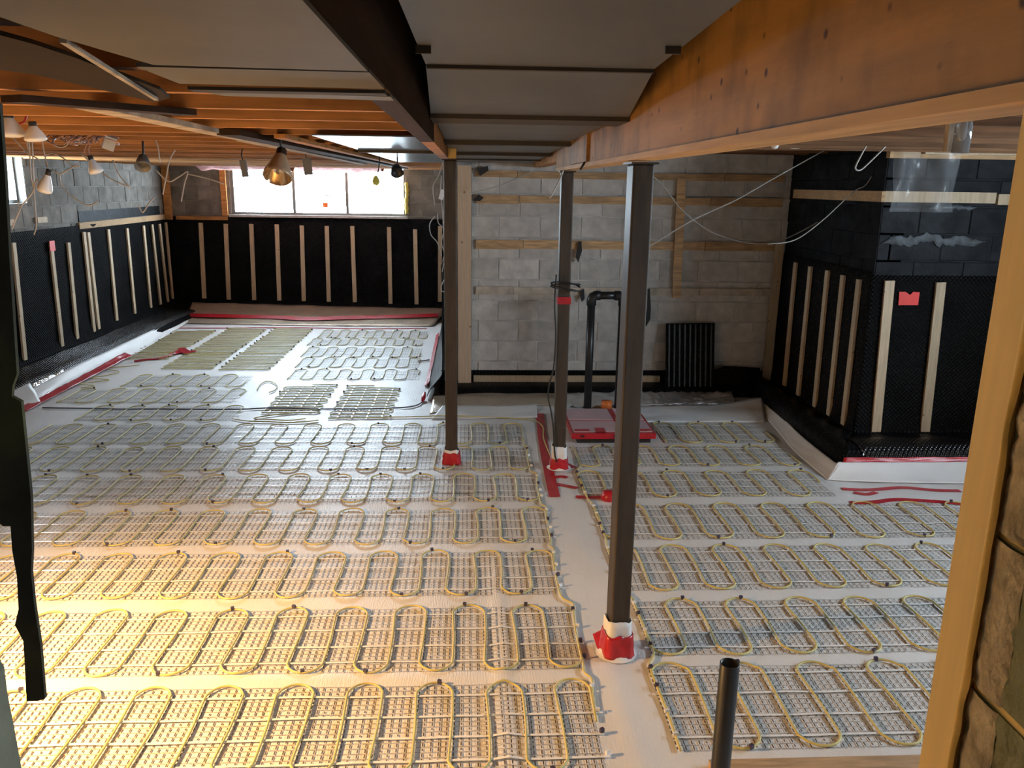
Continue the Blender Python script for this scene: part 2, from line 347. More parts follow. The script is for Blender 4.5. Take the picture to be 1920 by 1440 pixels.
block_wall('wall_right_return', (RW-0.0, RF, 0), (1, 0, 0), 1.95, 0, 2.46, 'tarblock', 'tarblock', (0, -1, 0), 0.2, 1.30, 0.3)
mb = MB(); mb.box(5.0, 5.2, 0.8, 1.6, 0, 2.46).box(5.0, 5.2, 4.4, RF+0.2, 0, 2.46).box(5.0, 5.2, 1.6, 4.4, 0, 1.65).box(5.0, 5.2, 1.6, 4.4, 2.22, 2.46)
struct('wall_right_outer', mb, 'mortar')
mb = MB(); mb.box(-4.86, -0.80, 0.80, 1.0, 0, 2.46).box(0.78, 5.2, 0.86, 1.0, 0, 2.46)
struct('wall_near', mb, 'mortar')
mb = MB(); mb.box(-1.2, -1.0, -1.4, 0.8, 0, 2.46).box(1.01, 1.2, -1.4, 0.86, 0, 2.46).box(-1.2, 1.2, -1.4, -1.2, 0, 2.46)
struct('wall_stair', mb, 'mortar')

def window(name, a, b, u, z0, z1, mull, depth, cols):
    """a,b along axis u ('x' or 'y') at plane depth"""
    root = bpy.data.objects.new(name, None); COL.objects.link(root); root['kind'] = 'structure'
    def bx(p0, p1, d0, d1, q0, q1, nm, mt):
        m = MB().box(p0, p1, d0, d1, q0, q1) if u == 'x' else MB().box(d0, d1, p0, p1, q0, q1)
        return ob(nm, m, mt, root)
    s = depth
    bx(a, b, s, s+0.05, z0, z0+0.035, 'frame_rail', 'frame'); bx(a, b, s, s+0.05, z1-0.03, z1, 'frame_rail', 'frame')
    bx(a, a+0.045, s, s+0.05, z0+0.035, z1-0.03, 'frame_stile', 'frame'); bx(b-0.03, b, s, s+0.05, z0+0.035, z1-0.03, 'frame_stile', 'frame')
    for m_ in mull: bx(m_-0.022, m_+0.022, s-0.005, s+0.045, z0+0.035, z1-0.03, 'mullion', 'frame')
    edges = [a+0.045] + [m_ for m_ in mull] + [b-0.03]
    for i in range(len(edges)-1): bx(edges[i]+0.022, edges[i+1]-0.022, s+0.02, s+0.026, z0+0.035, z1-0.03, 'pane', 'pane')
    return root, bx
wr, bx = window('window_1', -3.66, -1.01, 'x', 1.54, 2.28, (-2.713, -1.905), FW+0.02, 3)
bx(-3.70, -0.98, FW-0.05, FW+0.06, 1.50, 1.535, 'window_sill', 'sill')
bx(-2.28, -2.20, FW+0.012, FW+0.018, 1.66, 1.73, 'sticker', 'orange')
bx(-2.30, -1.93, FW+0.03, FW+0.04, 1.83, 1.845, 'glazing_bar', 'frame')
wr, bx = window('window_2', 7.58, 8.88, 'y', 1.78, 2.35, (8.2,), LW-0.14, 2)
wr, bx = window('window_3', 1.6, 4.4, 'y', 1.65, 2.22, (2.5, 3.5), 5.08, 3)
tag(ob('foam_bead', MB().tube(spline([(-0.985, FW-0.02, 1.58), (-0.995, FW-0.03, 1.75), (-0.98, FW-0.02, 1.9), (-0.99, FW-0.02, 2.05)], 4), [0.03, .025, .035, .02, .03, .035, .02, .03, .02, .035, .02, .03, .02], 8), 'yellowfoam', None, True), 'yellow foam sealant bead along right jamb of far window', 'sealant')

# black studded membrane on the walls with pine strips nailed over it
def strips(root, lst, wd, th):
    for a, b, up in lst: ob('furring_strip', MB().bar(a, b, up, wd, th), 'strip', root)
def profile_sheet(name, prof, path, m, parent, th=0.006, amp=0.006, n=70, seed=0):
    """sheet swept: prof = (out, z) polyline, path = (point, outward direction) at both ends"""
    (pa, na), (pb, nb) = path; pa, na, pb, nb = Vector(pa), Vector(na), Vector(pb), Vector(nb)
    pr = [Vector((p[0], p[1], 0)) for p in prof]; pr = spline(pr, 5)
    def fn(u, v):
        q = pr[min(int(v*(len(pr)-1)+0.5), len(pr)-1)]; base = pa.lerp(pb, u); nn = na.lerp(nb, u)
        o = q.x + amp*nz(u*(pb-pa).length*2.2+seed, q.y*2.5+q.x*3)
        return base + nn*o + Vector((0, 0, q.y + (amp*0.6*nz(u*(pb-pa).length*1.7, q.x*4, seed) if q.x > 0.06 else 0)))
    o = ob(name, MB().grid(fn, n, len(pr)-1), m, parent, True); return solid(o, th, 0)
mf = thing('dimple_membrane', 'black studded membrane with pine strips on far wall below the long window', 'membrane', (-2.4, FW-0.02, 0))
profile_sheet('sheet', [(0.02, 1.50), (0.022, 1.0), (0.022, 0.5), (0.025, 0.24), (0.06, 0.14), (0.14, 0.10)], (((LW+0.02, FW, 0), (0, -1, 0)), ((-0.28, FW, 0), (0, -1, 0))), 'membrane_y', mf)
fs = [(-4.133, 1.406, -4.168, .244), (-3.757, 1.394, -3.792, .229), (-3.371, 1.398, -3.398, .223), (-2.984, 1.395, -3.010, .218), (-2.604, 1.383, -2.629, .212),
      (-2.223, 1.379, -2.239, .206), (-1.832, 1.383, -1.831, .2), (-1.268, 1.373, -1.271, .178), (-.866, 1.345, -.859, .172), (-.478, 1.398, -.490, .217)]
strips(mf, [((a, FW-0.04, z), (b, FW-0.04, z2), (0, 1, 0)) for a, z, b, z2 in fs], 0.062, 0.02)
ml = thing('dimple_membrane', 'black studded membrane with pine strips along the left wall', 'membrane', (LW+0.02, 9.5, 0))
profile_sheet('sheet', [(0.02, 1.50), (0.022, 1.0), (0.022, 0.5), (0.03, 0.25), (0.10, 0.15), (0.30, 0.12), (0.46, 0.10), (0.52, 0.05)], (((LW, 12.72, 0), (1, 0, 0)), ((LW, 6.4, 0), (1, 0, 0))), 'membrane_l', ml, amp=0.016, n=110)
profile_sheet('gloss_overlay', [(0.11, 0.165), (0.20, 0.150), (0.30, 0.137), (0.40, 0.128), (0.48, 0.105)], (((LW, 12.3, 0), (1, 0, 0)), ((LW, 7.4, 0), (1, 0, 0))), 'membrane_gloss', ml, amp=0.016, n=90)  # extra glossy strip over the floor fold, added for its glints
ls = [(8.436, 1.401, 8.36, .204), (9.167, 1.35, 9.136, .127), (9.556, 1.323, 9.495, .11), (9.959, 1.42, 9.936, .195), (10.07, 1.41, 10.065, .225), (10.626, 1.415, 10.591, .245),
      (11.194, 1.399, 11.173, .244), (11.756, 1.406, 11.741, .24), (12.069, 1.406, 12.109, .232), (12.354, 1.4, 12.411, .229), (12.615, 1.411, 12.619, .249)]
strips(ml, [((LW+0.04, a, z), (LW+0.04, b, z2), (1, 0, 0)) for a, z, b, z2 in ls], 0.062, 0.02)
mr = thing('dimple_membrane', 'black studded membrane with pine strips round the jutting corner at right', 'membrane', (RW, RF, 0))
pr = [(0.02, 1.42), (0.022, 1.0), (0.022, 0.5), (0.03, 0.20), (0.08, 0.13), (0.22, 0.17), (0.33, 0.195), (0.40, 0.16), (0.42, 0.06)]
def ledge(u, v):
    p2 = ledge.pr; q = p2[min(int(v*(len(p2)-1)+0.5), len(p2)-1)]; t = max(0, min(1, (q.x-0.03)/0.38))
    y = BW-0.02 + (RF-0.02-0.64*t-(BW-0.02))*u; wgt = 0.72+0.28*min(1, u*1.2)
    return Vector((RW - q.x*wgt - 0.006*nz(y*2.2, q.y*2.5), y, q.y + (0.008*nz(y*3, q.x*5) if q.x > 0.06 else 0)))
ledge.pr = spline([Vector((a, b, 0)) for a, b in pr], 5)
solid(ob('sheet', MB().grid(ledge, 60, len(ledge.pr)-1), 'membrane_x', mr, True), 0.006, 0)
prf = [(0.02, 1.40), (0.022, 1.0), (0.022, 0.5), (0.03, 0.20), (0.08, 0.13), (0.30, 0.17), (0.50, 0.20), (0.63, 0.17), (0.67, 0.08)]
# the facing sheet starts at the corner; its toe spreads to meet the other ledge
def facing(u, v):
    pr2 = facing.pr; q = pr2[min(int(v*(len(pr2)-1)+0.5), len(pr2)-1)]
    x0 = RW-0.022-0.395*max(0, min(1, (q.x-0.03)/0.64)); x = x0 + (4.98-x0)*u
    return Vector((x, RF - q.x - 0.006*nz(x*2, q.y*2), q.y + (0.006*nz(x*3, q.x*5) if q.x > 0.06 else 0)))
facing.pr = spline([Vector((a, b, 0)) for a, b in prf], 5)
solid(ob('sheet', MB().grid(facing, 60, len(facing.pr)-1), 'membrane_y', mr, True), 0.006, 0)
profile_sheet('gloss_overlay', [(0.36, 0.192), (0.46, 0.210), (0.56, 0.206), (0.63, 0.182), (0.668, 0.13)], (((2.86, RF, 0), (0, -1, 0)), ((4.98, RF, 0), (0, -1, 0))), 'membrane_gloss', mr, amp=0.005, n=60)  # added gloss layer so the ledge bend shows glints
rs = [(7.502, 1.359, 7.485, .16), (7.156, 1.354, 7.141, .15), (6.799, 1.357, 6.767, .14), (6.5, 1.349, 6.476, .13), (6.218, 1.346, 6.2, .125)]
strips(mr, [((RW-0.04, a, z), (RW-0.04, b, z2), (1, 0, 0)) for a, z, b, z2 in rs], 0.062, 0.02)
strips(mr, [((at(1668, 527, Y=RF-.04).x, RF-.04, 1.36), (at(1642, 810, Y=RF-.04).x, RF-.04, .13), (0, 1, 0)), ((at(1764, 531, Y=RF-.04).x, RF-.04, 1.35), (at(1733, 816, Y=RF-.04).x, RF-.04, .11), (0, 1, 0))], 0.075, 0.02)
cs = at(1455, 455, Y=BW-.05)
strips(mr, [((3.04, BW-.06, 1.52), (3.03, BW-.06, 0.08), (0, 1, 0))], 0.085, 0.022)
# irregular pale blue-grey streaks on the wall above the facing membrane
for si, (lab, x0, x1, yc, hw) in enumerate((('pale streak across the tar coated wall above the red note', 1652, 1848, 452, 13), ('thin pale streak just under the horizontal board on the tar coated wall', 1740, 1832, 390, 6))):
    up_, dn_ = [], []
    for q in range(33):
        x = x0+(x1-x0)*q/32; e = min(1, q/4, (32-q)/4); c_ = yc+hw*.8*nz(x*.021, si*7); a_ = hw*(.55+.6*nz(x*.06, 4+si))*e+.6
        up_.append(at(x, c_-a_*(1+.7*nz(x*.2, 9)), Y=RF-.006)); dn_.append(at(x, c_+a_*(1+.9*nz(x*.17, 2)), Y=RF-.006))
    tag(ob('pale_streak', MB().grid(lambda u, v: up_[round(u*32)].lerp(dn_[round(u*32)], v)+V(0, -.006*math.sin(math.pi*v), 0), 32, 4), 'tarwhite', None, True), lab, 'smear')
hb = thing('ledger_board', 'horizontal board nailed across the tar coated walls at right', 'board', (RW, RF, 1.98))
ob('board', MB().box(RW-0.03, RW-0.004, RF-0.03, 7.75, 1.95, 2.03), 'batten', hb)
ob('board', MB().box(RW-0.005, 3.98, RF-0.03, RF-0.004, 1.95, 2.03), 'strip', hb)
ob('board', MB().box(4.0, 4.9, RF-0.03, RF-0.004, 1.94, 2.02), 'strip', hb)
tp = thing('top_plate', 'pale top plate over the tar coated facing wall at right', 'board', (4, RF, 2.3))
ob('board', MB().box(RW-0.02, 4.98, RF-0.06, RF-0.004, 2.27, 2.36), 'batten', tp)
ob('board', MB().box(3.35, 4.98, RF-0.09, RF-0.062, 2.30, 2.35), 'strip', tp)
n_ = [at(x, y, Y=RF-0.033) for x, y in ((1686, 547), (1698, 547), (1706, 553), (1712, 547), (1724, 548), (1721, 572), (1684, 572))]
tag(ob('tape_note', MB().prism(n_, (0, -0.004, 0)), 'rednote'), 'bright red square of tape stuck between the strips at right', 'tape')
tag(ob('tape_note', MB().box(LW+0.052, LW+0.056, 9.11, 9.22, 1.26, 1.37), 'rednote'), 'small red tape patch on top of a strip on the left wall', 'tape')

lb = thing('ledger_board', 'pale ledger board along the left wall above the membrane', 'board', (LW, 11.2, 1.46))
ob('board', MB().box(LW+.004, LW+.03, 9.9, 12.62, 1.455, 1.53), 'batten', lb)
tag(ob('tar_band', MB().box(LW+.003, LW+.007, 9.95, 12.5, 1.535, 1.66), 'tarblock'), 'black tar smear on the left wall above the ledger board', 'smear')
tag(ob('corner_post', MB().box(LW+.02, LW+.11, FW-.10, FW-.012, 1.45, 2.45), 'joist'), 'brown post in the far left corner above the membrane', 'post')
tag(ob('window_trim', MB().box(-3.80, -3.715, FW-.04, FW-.006, 1.51, 2.40), 'joist'), 'brown board standing left of the far window', 'board')
tag(ob('window_apron', MB().box(-4.5, -3.72, FW-.035, FW-.006, 1.45, 1.505), 'joist'), 'brown board across the far wall left of the window sill', 'board')
for lab, y_, z_ in (('small pine block on the left wall under the left window', 8.43, 1.60), ('small pine block on the left wall above the red taped strip', 9.08, 1.60)):
    tag(ob('wood_block', MB().box(LW+.004, LW+.03, y_-.10, y_+.10, z_-.03, z_+.03), 'strip'), lab, 'block')
# ------------------------------------------------------------------ block wall battens and clutter
for y0, y1, m in ((321, 334, 'batten'), (367, 382, 'batten'), (450, 466, 'batten'), (537, 551, 'battenpaint')):
    za, zb = at(1000, y1, Y=BW).z, at(1000, y0, Y=BW).z
    xs = 0.03
    for x0, x1 in ((0.05, 0.42+random.random()*0.3), (None, 2.2+random.random()*0.3), (None, 3.05)):
        x0 = xs if x0 is None else x0; ob('batten', MB().box(x0, x1-0.004, BW-0.028, BW-0.004, za+random.uniform(-.006, .006), zb+random.uniform(-.006, .006)), m, wback); xs = x1
ob('batten', MB().box(0.03, 1.93, BW-0.05, BW-0.012, 0.10, 0.165), 'strip', wback)
ob('batten', MB().bar(at(1278, 335, Y=BW-.04), at(1268, 558, Y=BW-.04), (0, 1, 0), 0.085, 0.02), 'batten', wback)
tag(ob('corner_stud', MB().box(-0.125, 0.005, 7.80, 7.86, 0.09, 2.21), 'newwood'), 'pale new stud standing at the end of the block wall behind the left post', 'stud')
mbk = thing('dimple_membrane', 'low band of black studded membrane along the foot of the block wall', 'membrane', (1.5, BW-0.02, 0))
profile_sheet('sheet', [(0.01, 0.215), (0.012, 0.18), (0.012, 0.12), (0.03, 0.10), (0.12, 0.10), (0.24, 0.09), (0.30, 0.05), (0.31, 0.02)], (((-0.3, BW, 0), (0, -1, 0)), ((3.05, BW, 0), (0, -1, 0))), 'membrane_f', mbk, seed=11, n=60)
mbw = thing('dimple_membrane', 'black studded membrane folded along the right edge of the far mats', 'membrane', (-0.3, 10, 0))
profile_sheet('sheet', [(0.01, 1.3), (0.012, 0.7), (0.012, 0.3), (0.03, 0.22), (0.08, 0.16), (0.13, 0.10), (0.165, 0.03)], (((-0.26, 7.55, 0), (-1, 0, 0)), ((-0.26, 12.7, 0), (-1, 0, 0))), 'membrane_x', mbw, seed=15, amp=0.012)
pn = thing('dimple_board', 'black studded panel leaning upright against the block wall', 'panel', (2.2, 7.75, 0))
ob('board', MB().bar((2.2, 7.70, 0.06), (2.19, 7.80, 0.72), (0, 1, 0), 0.49, 0.02), 'membrane_y', pn)
for i in range(9): ob('rib', MB().bar((1.985+i*0.053, 7.686, 0.07), (1.975+i*0.053, 7.786, 0.71), (0, 1, 0), 0.016, 0.014), 'blackpipe', pn)
tag(ob('membrane_offcut', MB().prism([at(x, y, Y=7.75) for x, y in ((1340, 695), (1360, 686), (1425, 690), (1428, 735), (1338, 735))], (0, 0.012, 0)), 'membrane_y'), 'black membrane offcut lying beside the leaning panel', 'membrane')
for i, (lab, pts) in enumerate((('black rag hooked on the block wall right of the middle post', [(1084, 455), (1090, 452), (1091, 470), (1084, 492), (1079, 482)]),
                  ('short black rag on the lowest batten of the block wall', [(1090, 545), (1095, 541), (1096, 560), (1091, 566), (1087, 555)]),
                  ('long black rag hanging right of the tall front post', [(1214, 543), (1218, 541), (1220, 575), (1219, 598), (1211, 612), (1208, 606), (1213, 580)]),
                  ('dark flap at the left end of the second batten', [(886, 376), (897, 364), (907, 371), (900, 377)]),
                  ('dark flap under the ceiling beside the new stud', [(893, 316), (915, 311), (916, 320), (900, 330)]))):
    P = [at(x, y, Y=BW-0.045) for x, y in pts]; tag(ob('rag', MB().prism(P, (0, -0.012, 0)), 'rag_and_shadow'), lab, 'rag')

# pipes and sump cover
pp = thing('sump_pipe', 'black inverted u shaped pipe rising behind the red taped cover', 'pipe', (1.2, 7.2, 0))
PX, PX2, PY, PZ = 1.10, 1.39, 7.22, 1.07
ob('riser', MB().tube([(PX, PY, 0), (PX, PY, PZ-.06)], 0.036, 14), 'blackpipe', pp, True)
ob('riser', MB().tube([(PX2, PY, 0), (PX2, PY, PZ-.06)], 0.036, 14), 'blackpipe', pp, True)
ob('crosspipe', MB().tube([(PX+.05, PY, PZ), (PX2-.05, PY, PZ)], 0.036, 14), 'blackpipe', pp, True)
for x, s in ((PX, 1), (PX2, -1)):
    ob('elbow', MB().tube([(x, PY, PZ-.09), (x, PY, PZ-.04), (x+.012*s, PY, PZ-.012), (x+.04*s, PY, PZ), (x+.08*s, PY, PZ)], 0.045, 14), 'blackpipe', pp, True)
ob('collar', MB().tube([(PX+.17, PY-.06, 0.02), (PX+.17, PY-.06, 0.09)], 0.05, 14), 'orange', pp, True)
sc_ = thing('sump_cover', 'pinkish foam cover with red tape seams in front of the black pipes', 'cover', (1.15, 6.45, 0))
x0, x1, y0, y1 = 0.815, 1.50, 6.12, 6.86
ob('shadow_gap', MB().box(x0+.05, x1-.03, y0+.05, y1-.02, 0.006, 0.055), 'rag_and_shadow', sc_)  # black filler standing in for the dark shadow below the cover
ob('slab', MB().box(x0, x1, y0, y1, 0.055, 0.10), 'red', sc_)
for a, b, c, d in ((x0+.02, x0+.40, y0+.04, y0+.34), (x0+.02, x0+.40, y0+.38, y1-.02), (x0+.45, x1-.02, y0+.04, y0+.34), (x0+.45, x1-.02, y0+.38, y1-.02)):
    ob('foam_panel', MB().box(a, b, c, d, 0.1005, 0.106), 'pinkpanel', sc_)
for a, b, c, d in ((x0+.03, x0+.15, y0+.05, y0+.10), (x1-.17, x1-.03, y0+.05, y0+.10), (x0+.2, x0+.28, y0+.02, y0+.14)):
    ob('tape_patch', MB().box(a, b, c, d, 0.1065, 0.108), 'red', sc_)
for a in (x0+.07, x0+.34, x1-.2): ob('print_mark', MB().box(a, a+.03, y0-.002, y0, 0.068, 0.088), 'redprint', sc_)

# ------------------------------------------------------------------ posts
def post(X, Y, top, rot, label, wh, rd, wd=0.088):
    r = thing('steel_post', label, 'post', (X, Y, 0), 'square steel posts')
    def bx(nm, hw, z0, z1, m, j=0.0):
        mb = MB().box(-hw, hw, -hw, hw, z0, z1); o = ob(nm, mb, m, r); o.matrix_parent_inverse = Matrix(); o.rotation_euler = (0, 0, math.radians(rot)); return o
    s = bx('shaft', wd/2, 0.0, top-.008, 'steel'); md = s.modifiers.new('round', 'BEVEL'); md.width = 0.008; md.segments = 3
    bx('cap_plate', wd/2+.012, top-.008, top-.001, 'steel')
    def sleeve(nm, r0, r1, z0, z1, m, ph):
        k = 24; v = MB()
        def fn(u, t):
            a = 2*math.pi*u; sq = 1/max(abs(math.cos(a)), abs(math.sin(a))); sq = min(sq, 1.22)
            rr = (r0+(r1-r0)*t)*sq + 0.004*nz(math.cos(a)*3+ph, math.sin(a)*3, t*5)
            z = z0+(z1-z0)*t + (0.014*nz(math.cos(a)*2+ph, math.sin(a)*2, 3) if t == 1 else 0)
            return Vector((rr*math.cos(a), rr*math.sin(a), z))
        o = ob(nm, v.grid(fn, 40, 6), m, r, True); o.matrix_parent_inverse = Matrix(); o.rotation_euler = (0, 0, math.radians(rot)); solid(o, 0.003, 1); return o
    sleeve('wrap_sheet', wd/2+.012, wd/2+.008, 0.005, wh, 'sheet', X)
    sleeve('wrap_tape', wd/2+.024, wd/2+.016, rd[0], rd[1], 'red', X+5)
    return r
pL = post(-0.142, 5.715, 2.205, 0, 'square steel post standing alone among the mats left of the others', 0.115, (0.005, 0.095))
pM = post(0.650, 5.565, 2.135, 0, 'square steel post with black cord and red tape band near its middle', 0.19, (0.02, 0.10), 0.084)
pR = post(0.652, 3.158, 2.13, 7, 'tall square steel post closest to the doorway with red taped foot', 0.19, (0.02, 0.125), 0.084)
ob('tape_band', MB().box(.65-.047, .65+.047, 5.565-.047, 5.565+.047, 1.235, 1.285), 'red', pM)
lp = at(1055, 490, Y=5.5)
ob('cord_coil', MB().tube(spline([Vector((0.65, 5.51, 1.36)) + Vector((0.10*math.cos(a), 0.05*math.sin(a)-.04, 0.03*math.sin(a*0.7))) for a in [i*0.7 for i in range(19)]], 4), 0.006, 6), 'blackcord', pM, True)
ob('cord', MB().tube(spline([at(x, y, Y=5.50) for x, y in ((1043, 515), (1040, 570), (1042, 630), (1038, 690), (1030, 720), (1028, 745), (1034, 775), (1038, 810), (1040, 850), (1044, 866))], 5), 0.006, 6), 'blackcord', pM, True)
ob('label_mark', MB().box(-.142+.01, -.142+.03, 5.715-.0665, 5.715-.0655, .03, .06), 'redprint', pL)
ob('tape_flap', MB().prism([fl(1112, 1205)+Vector((0, .02, .03)), fl(1135, 1205)+Vector((0, .02, .06)), fl(1138, 1232)+Vector((0, 0, .03)), fl(1122, 1228)+Vector((0, 0, .012))], (0, 0, .003)), 'red', pR)
ob('sheet_flare', MB().lathe((0.652, 3.158, 0.004), (0, 0, 1), [(0.092, 0.012), (0.078, 0.016), (0.066, 0.03), (0.06, 0.06)], 20), 'sheet', pR, True)
ob('sheet_flare', MB().lathe((0.650, 5.565, 0.004), (0, 0, 1), [(0.09, 0.012), (0.078, 0.016), (0.066, 0.03), (0.06, 0.06)], 20), 'sheet', pM, True)

# ------------------------------------------------------------------ heating mats
def serp(a0, a1, b0, b1, pitch, start=1, link_end=None, jit=0.008, ox=0.0):
    """serpentine centre line: legs along b, loops advancing along a. returns (pts, tops)"""
    pts, tops = [], []; n = max(3, int(round((a1-a0)/pitch))); p = (a1-a0)/n; r = p/2; s = start
    jl = [random.uniform(-jit, jit) for _ in range(n+1)]
    for i in range(n):
        xa, xb = a0+i*p+jl[i]*0.5, a0+(i+1)*p+jl[i+1]*0.5
        cx = (xa+xb)/2; rr = (xb-xa)/2; hi = (b1 if s > 0 else b0) + random.uniform(-jit, jit); ry = min(rr*1.15, abs(b1-b0)*0.4)
        cy = hi - s*ry
        if i == 0: pts.append((xa, (b0 if s > 0 else b1)))
        bow = 0.10*rr
        m_ = (b0+b1)/2
        pts.append((xa + bow*0.6, m_))
        for k in range(0, 9):
            t = math.pi*(1-k/8); pts.append((cx + (rr+bow*0.5)*math.cos(t)*(1.0), cy + s*ry*math.sin(t)))
        tops.append((cx + random.uniform(-.5, .5)*rr, hi - s*0.003)); s = -s
    pts.append((a0+n*p, b0 if s < 0 else b1) if False else (a0+n*p-0.0, (b0+b1)/2))
    return pts, tops, -s
def build_mat(label, X0, X1, Y0, Y1, axis='x', pitch=0.1425, group='yellow cable heating mats', start=1, links=(), net=True, dash=0.030, tapes=4, side_clips=None, tint='net'):
    r = thing('heating_mat', label, 'heating mat', ((X0+X1)/2, (Y0+Y1)/2, 0), group)
    if axis == 'x': pts, tops, _ = serp(X0, X1, Y0, Y1, pitch, start); P2 = pts; T2 = tops
    else:
        pts, tops, _ = serp(Y0, Y1, X0, X1, pitch, start); P2 = [(b, a) for a, b in pts]; T2 = [(b, a) for a, b in tops]
    P3 = spline([(x, y, 0) for x, y in P2], 3)
    cb_ = ob('cable', MB().tube([(p.x, p.y, h(p.x, p.y)+0.010) for p in P3], 0.0052, 6), 'cable', r, True)
    for lk in links:
        Q = spline([(x, y, 0) for x, y in lk], 6); ob('cable', MB().tube([(p.x, p.y, h(p.x, p.y)+0.010) for p in Q], 0.0052, 6), 'cable', r, True)
    # netting: dark dashes along the mat's short side, fine pale strands along its length
    nb, nt = MB(), MB(); a0, a1, b0, b1 = (X0, X1, Y0, Y1) if axis == 'x' else (Y0, Y1, X0, X1)
    b0, b1 = b0+0.005, b1-0.015
    def q(mb, a, b, da, db):
        n0 = len(mb.v)
        for i, j in ((-1, -1), (1, -1), (1, 1), (-1, 1)):
            aa, bb = a+i*da/2, b+j*db/2; x, y = (aa, bb) if axis == 'x' else (bb, aa); mb.v.append((x, y, h(x, y)+0.0035))
        mb.f.append((n0, n0+1, n0+2, n0+3) if axis == 'x' else (n0+3, n0+2, n0+1, n0))
    na = int((a1-a0+0.02)/dash); nbb = int((b1-b0)/0.028)
    for i in range(na+1):
        a = a0-0.01+i*dash; sk = 0.004*math.sin(i*0.7)
        for j in range(nbb):
            b = b0+(j+0.5)*(b1-b0)/nbb; q(nb, a+sk+0.003*nz(a*5, b*5), b, 0.0050, 0.020 if (j+i) % 5 else 0.012)
    o = ob('netting', nb, tint, r); o['kind'] = 'stuff'
    for j in range(0, nbb+1):
        b = b0+j*(b1-b0)/nbb
        k = max(2, int((a1-a0)/0.12))
        for i in range(k): q(nt, a0+(i+0.5)*(a1-a0)/k, b, (a1-a0)/k, 0.0024)
    o = ob('netting_strands', nt, 'netthin', r); o['kind'] = 'stuff'
    for j in range(tapes):
        b = b0+(j+0.5)*(b1-b0)/tapes + random.uniform(-.006, .006); k = max(6, int((a1-a0)/0.06)); L_ = []
        e = random.uniform(.0, .04)
        for i in range(k+1):
            a = a0-e+(a1-a0+2*e)*i/k; bb = b+0.006*nz(a*3, b*7); x, y = (a, bb) if axis == 'x' else (bb, a); L_.append((x, y, h(x, y)+0.0065+0.002*nz(a*8, b*3)))
        ob('tape_strip', MB().ribbon(L_, 0.011, 0.0012), 'striptape', r)
    for x, y in T2:
        if random.random() < 0.42: clip(CLIP, x, y, r, cb_, (0, 0, random.uniform(-.5, .5)))
    for x, y in (side_clips or ()): clip(CLIP2 if random.random() < 0.5 else CLIP, x, y, r, cb_, (0, 0, random.uniform(-.6, .6)))
    return r
CLIP = MB().box(-.008, .008, -.006, .006, -.004, .014).mesh('clip', M['clip'])
CLIP2 = MB().box(-.006, .012, -.005, .005, -.004, .012).mesh('clip', M['clipwhite'])
def clip(me, x, y, r, cable, rot):
    o = bpy.data.objects.new('clip', me); COL.objects.link(o); o.parent = cable; o.location = (x, y, h(x, y)+.011); o.rotation_euler = rot
ORD = ['nearest', 'second', 'third', 'fourth', 'fifth', 'sixth', 'seventh']
left = [(2.42, 2.95, -2.9, .49), (3.04, 3.58, -3.2, .49), (3.69, 4.20, -3.3, .455), (4.30, 4.81, -3.4, .47), (4.915, 5.44, -3.45, .46), (5.52, 6.06, -3.5, .435), (6.13, 6.69, -3.55, .43)]
for i, (a, b, xa, xb) in enumerate(left):
    lab = ('%s wide heating mat row from the doorway, left of the aisle' % ORD[i]) if i else 'wide heating mat row nearest the doorway, left of the aisle'
    lk = []; sc = []
    if i < 6:
        na_ = left[i+1][0]; lk = [[(xb, (a+b)/2), (xb+.012, b-.08), (xb+.02, b), (xb-.005+(left[i+1][3]-xb)*.5, (b+na_)/2), (left[i+1][3], na_+.02), (left[i+1][3], na_+.2)]]
        sc = [(xb+.012, a+(b-a)*t) for t in (.15, .38, .62, .9)]
    build_mat(lab, xa, xb, a, b, links=lk, side_clips=sc, start=1 if i % 2 else -1, pitch=0.1425)
right = [(2.51, 3.06, .78, 3.0), (3.13, 3.62, .82, 3.1), (3.72, 4.24, .79, 3.2), (4.33, 4.86, .80, 3.3), (4.97, 5.49, .775, 2.48), (5.59, 6.07, .82, 2.50), (6.15, 6.71, 1.60, 2.52)]
for i, (a, b, xa, xb) in enumerate(right):
    lab = ('%s heating mat row from the doorway, right of the aisle' % ORD[i]) if i else 'heating mat row nearest the doorway, right of the aisle'
    lk = []; sc = []
    if i < 5:
        nx = right[i+1]; lk = [[(xa, (a+b)/2), (xa-.005, b-.1), (xa+.0, b), ((xa+nx[2])/2, (b+nx[0])/2), (nx[2], nx[0]+.03), (nx[2], nx[0]+.22)]]
        sc = [(xa-.004, a+(b-a)*t) for t in (.15, .4, .7, .92)]
    build_mat(lab, xa, xb, a, b, links=lk, side_clips=sc, start=-1 if i % 2 else 1, pitch=0.155, group='yellow cable heating mats')
# far room
build_mat('far mat with close set cable runs along the left upstand', -4.05, -3.52, 9.3, 11.15, 'y', 0.075, tapes=5, tint='netthin')
build_mat('far mat with close set cable runs, middle of three', -3.42, -2.86, 8.80, 11.33, 'y', 0.075, tapes=5, tint='netthin')
build_mat('far mat with close set cable runs, rightmost of three', -2.78, -2.22, 8.76, 11.34, 'y', 0.075, tapes=5, tint='netthin')
for (a, b, xa, xb), lab in zip(((8.30, 8.77, -1.93, -.57), (8.86, 9.39, -1.97, -.60), (9.43, 10.02, -2.02, -.62), (10.13, 10.60, -2.08, -.64), (10.65, 11.23, -2.05, -.60)),
        ('short mat of the far right block, nearest row', 'short mat of the far right block, second row', 'short mat of the far right block, third row', 'short mat of the far right block, fourth row', 'short mat of the far right block beside the far foil upstand')):
    build_mat(lab, xa, xb, a, b, 'x', 0.12, tapes=4)
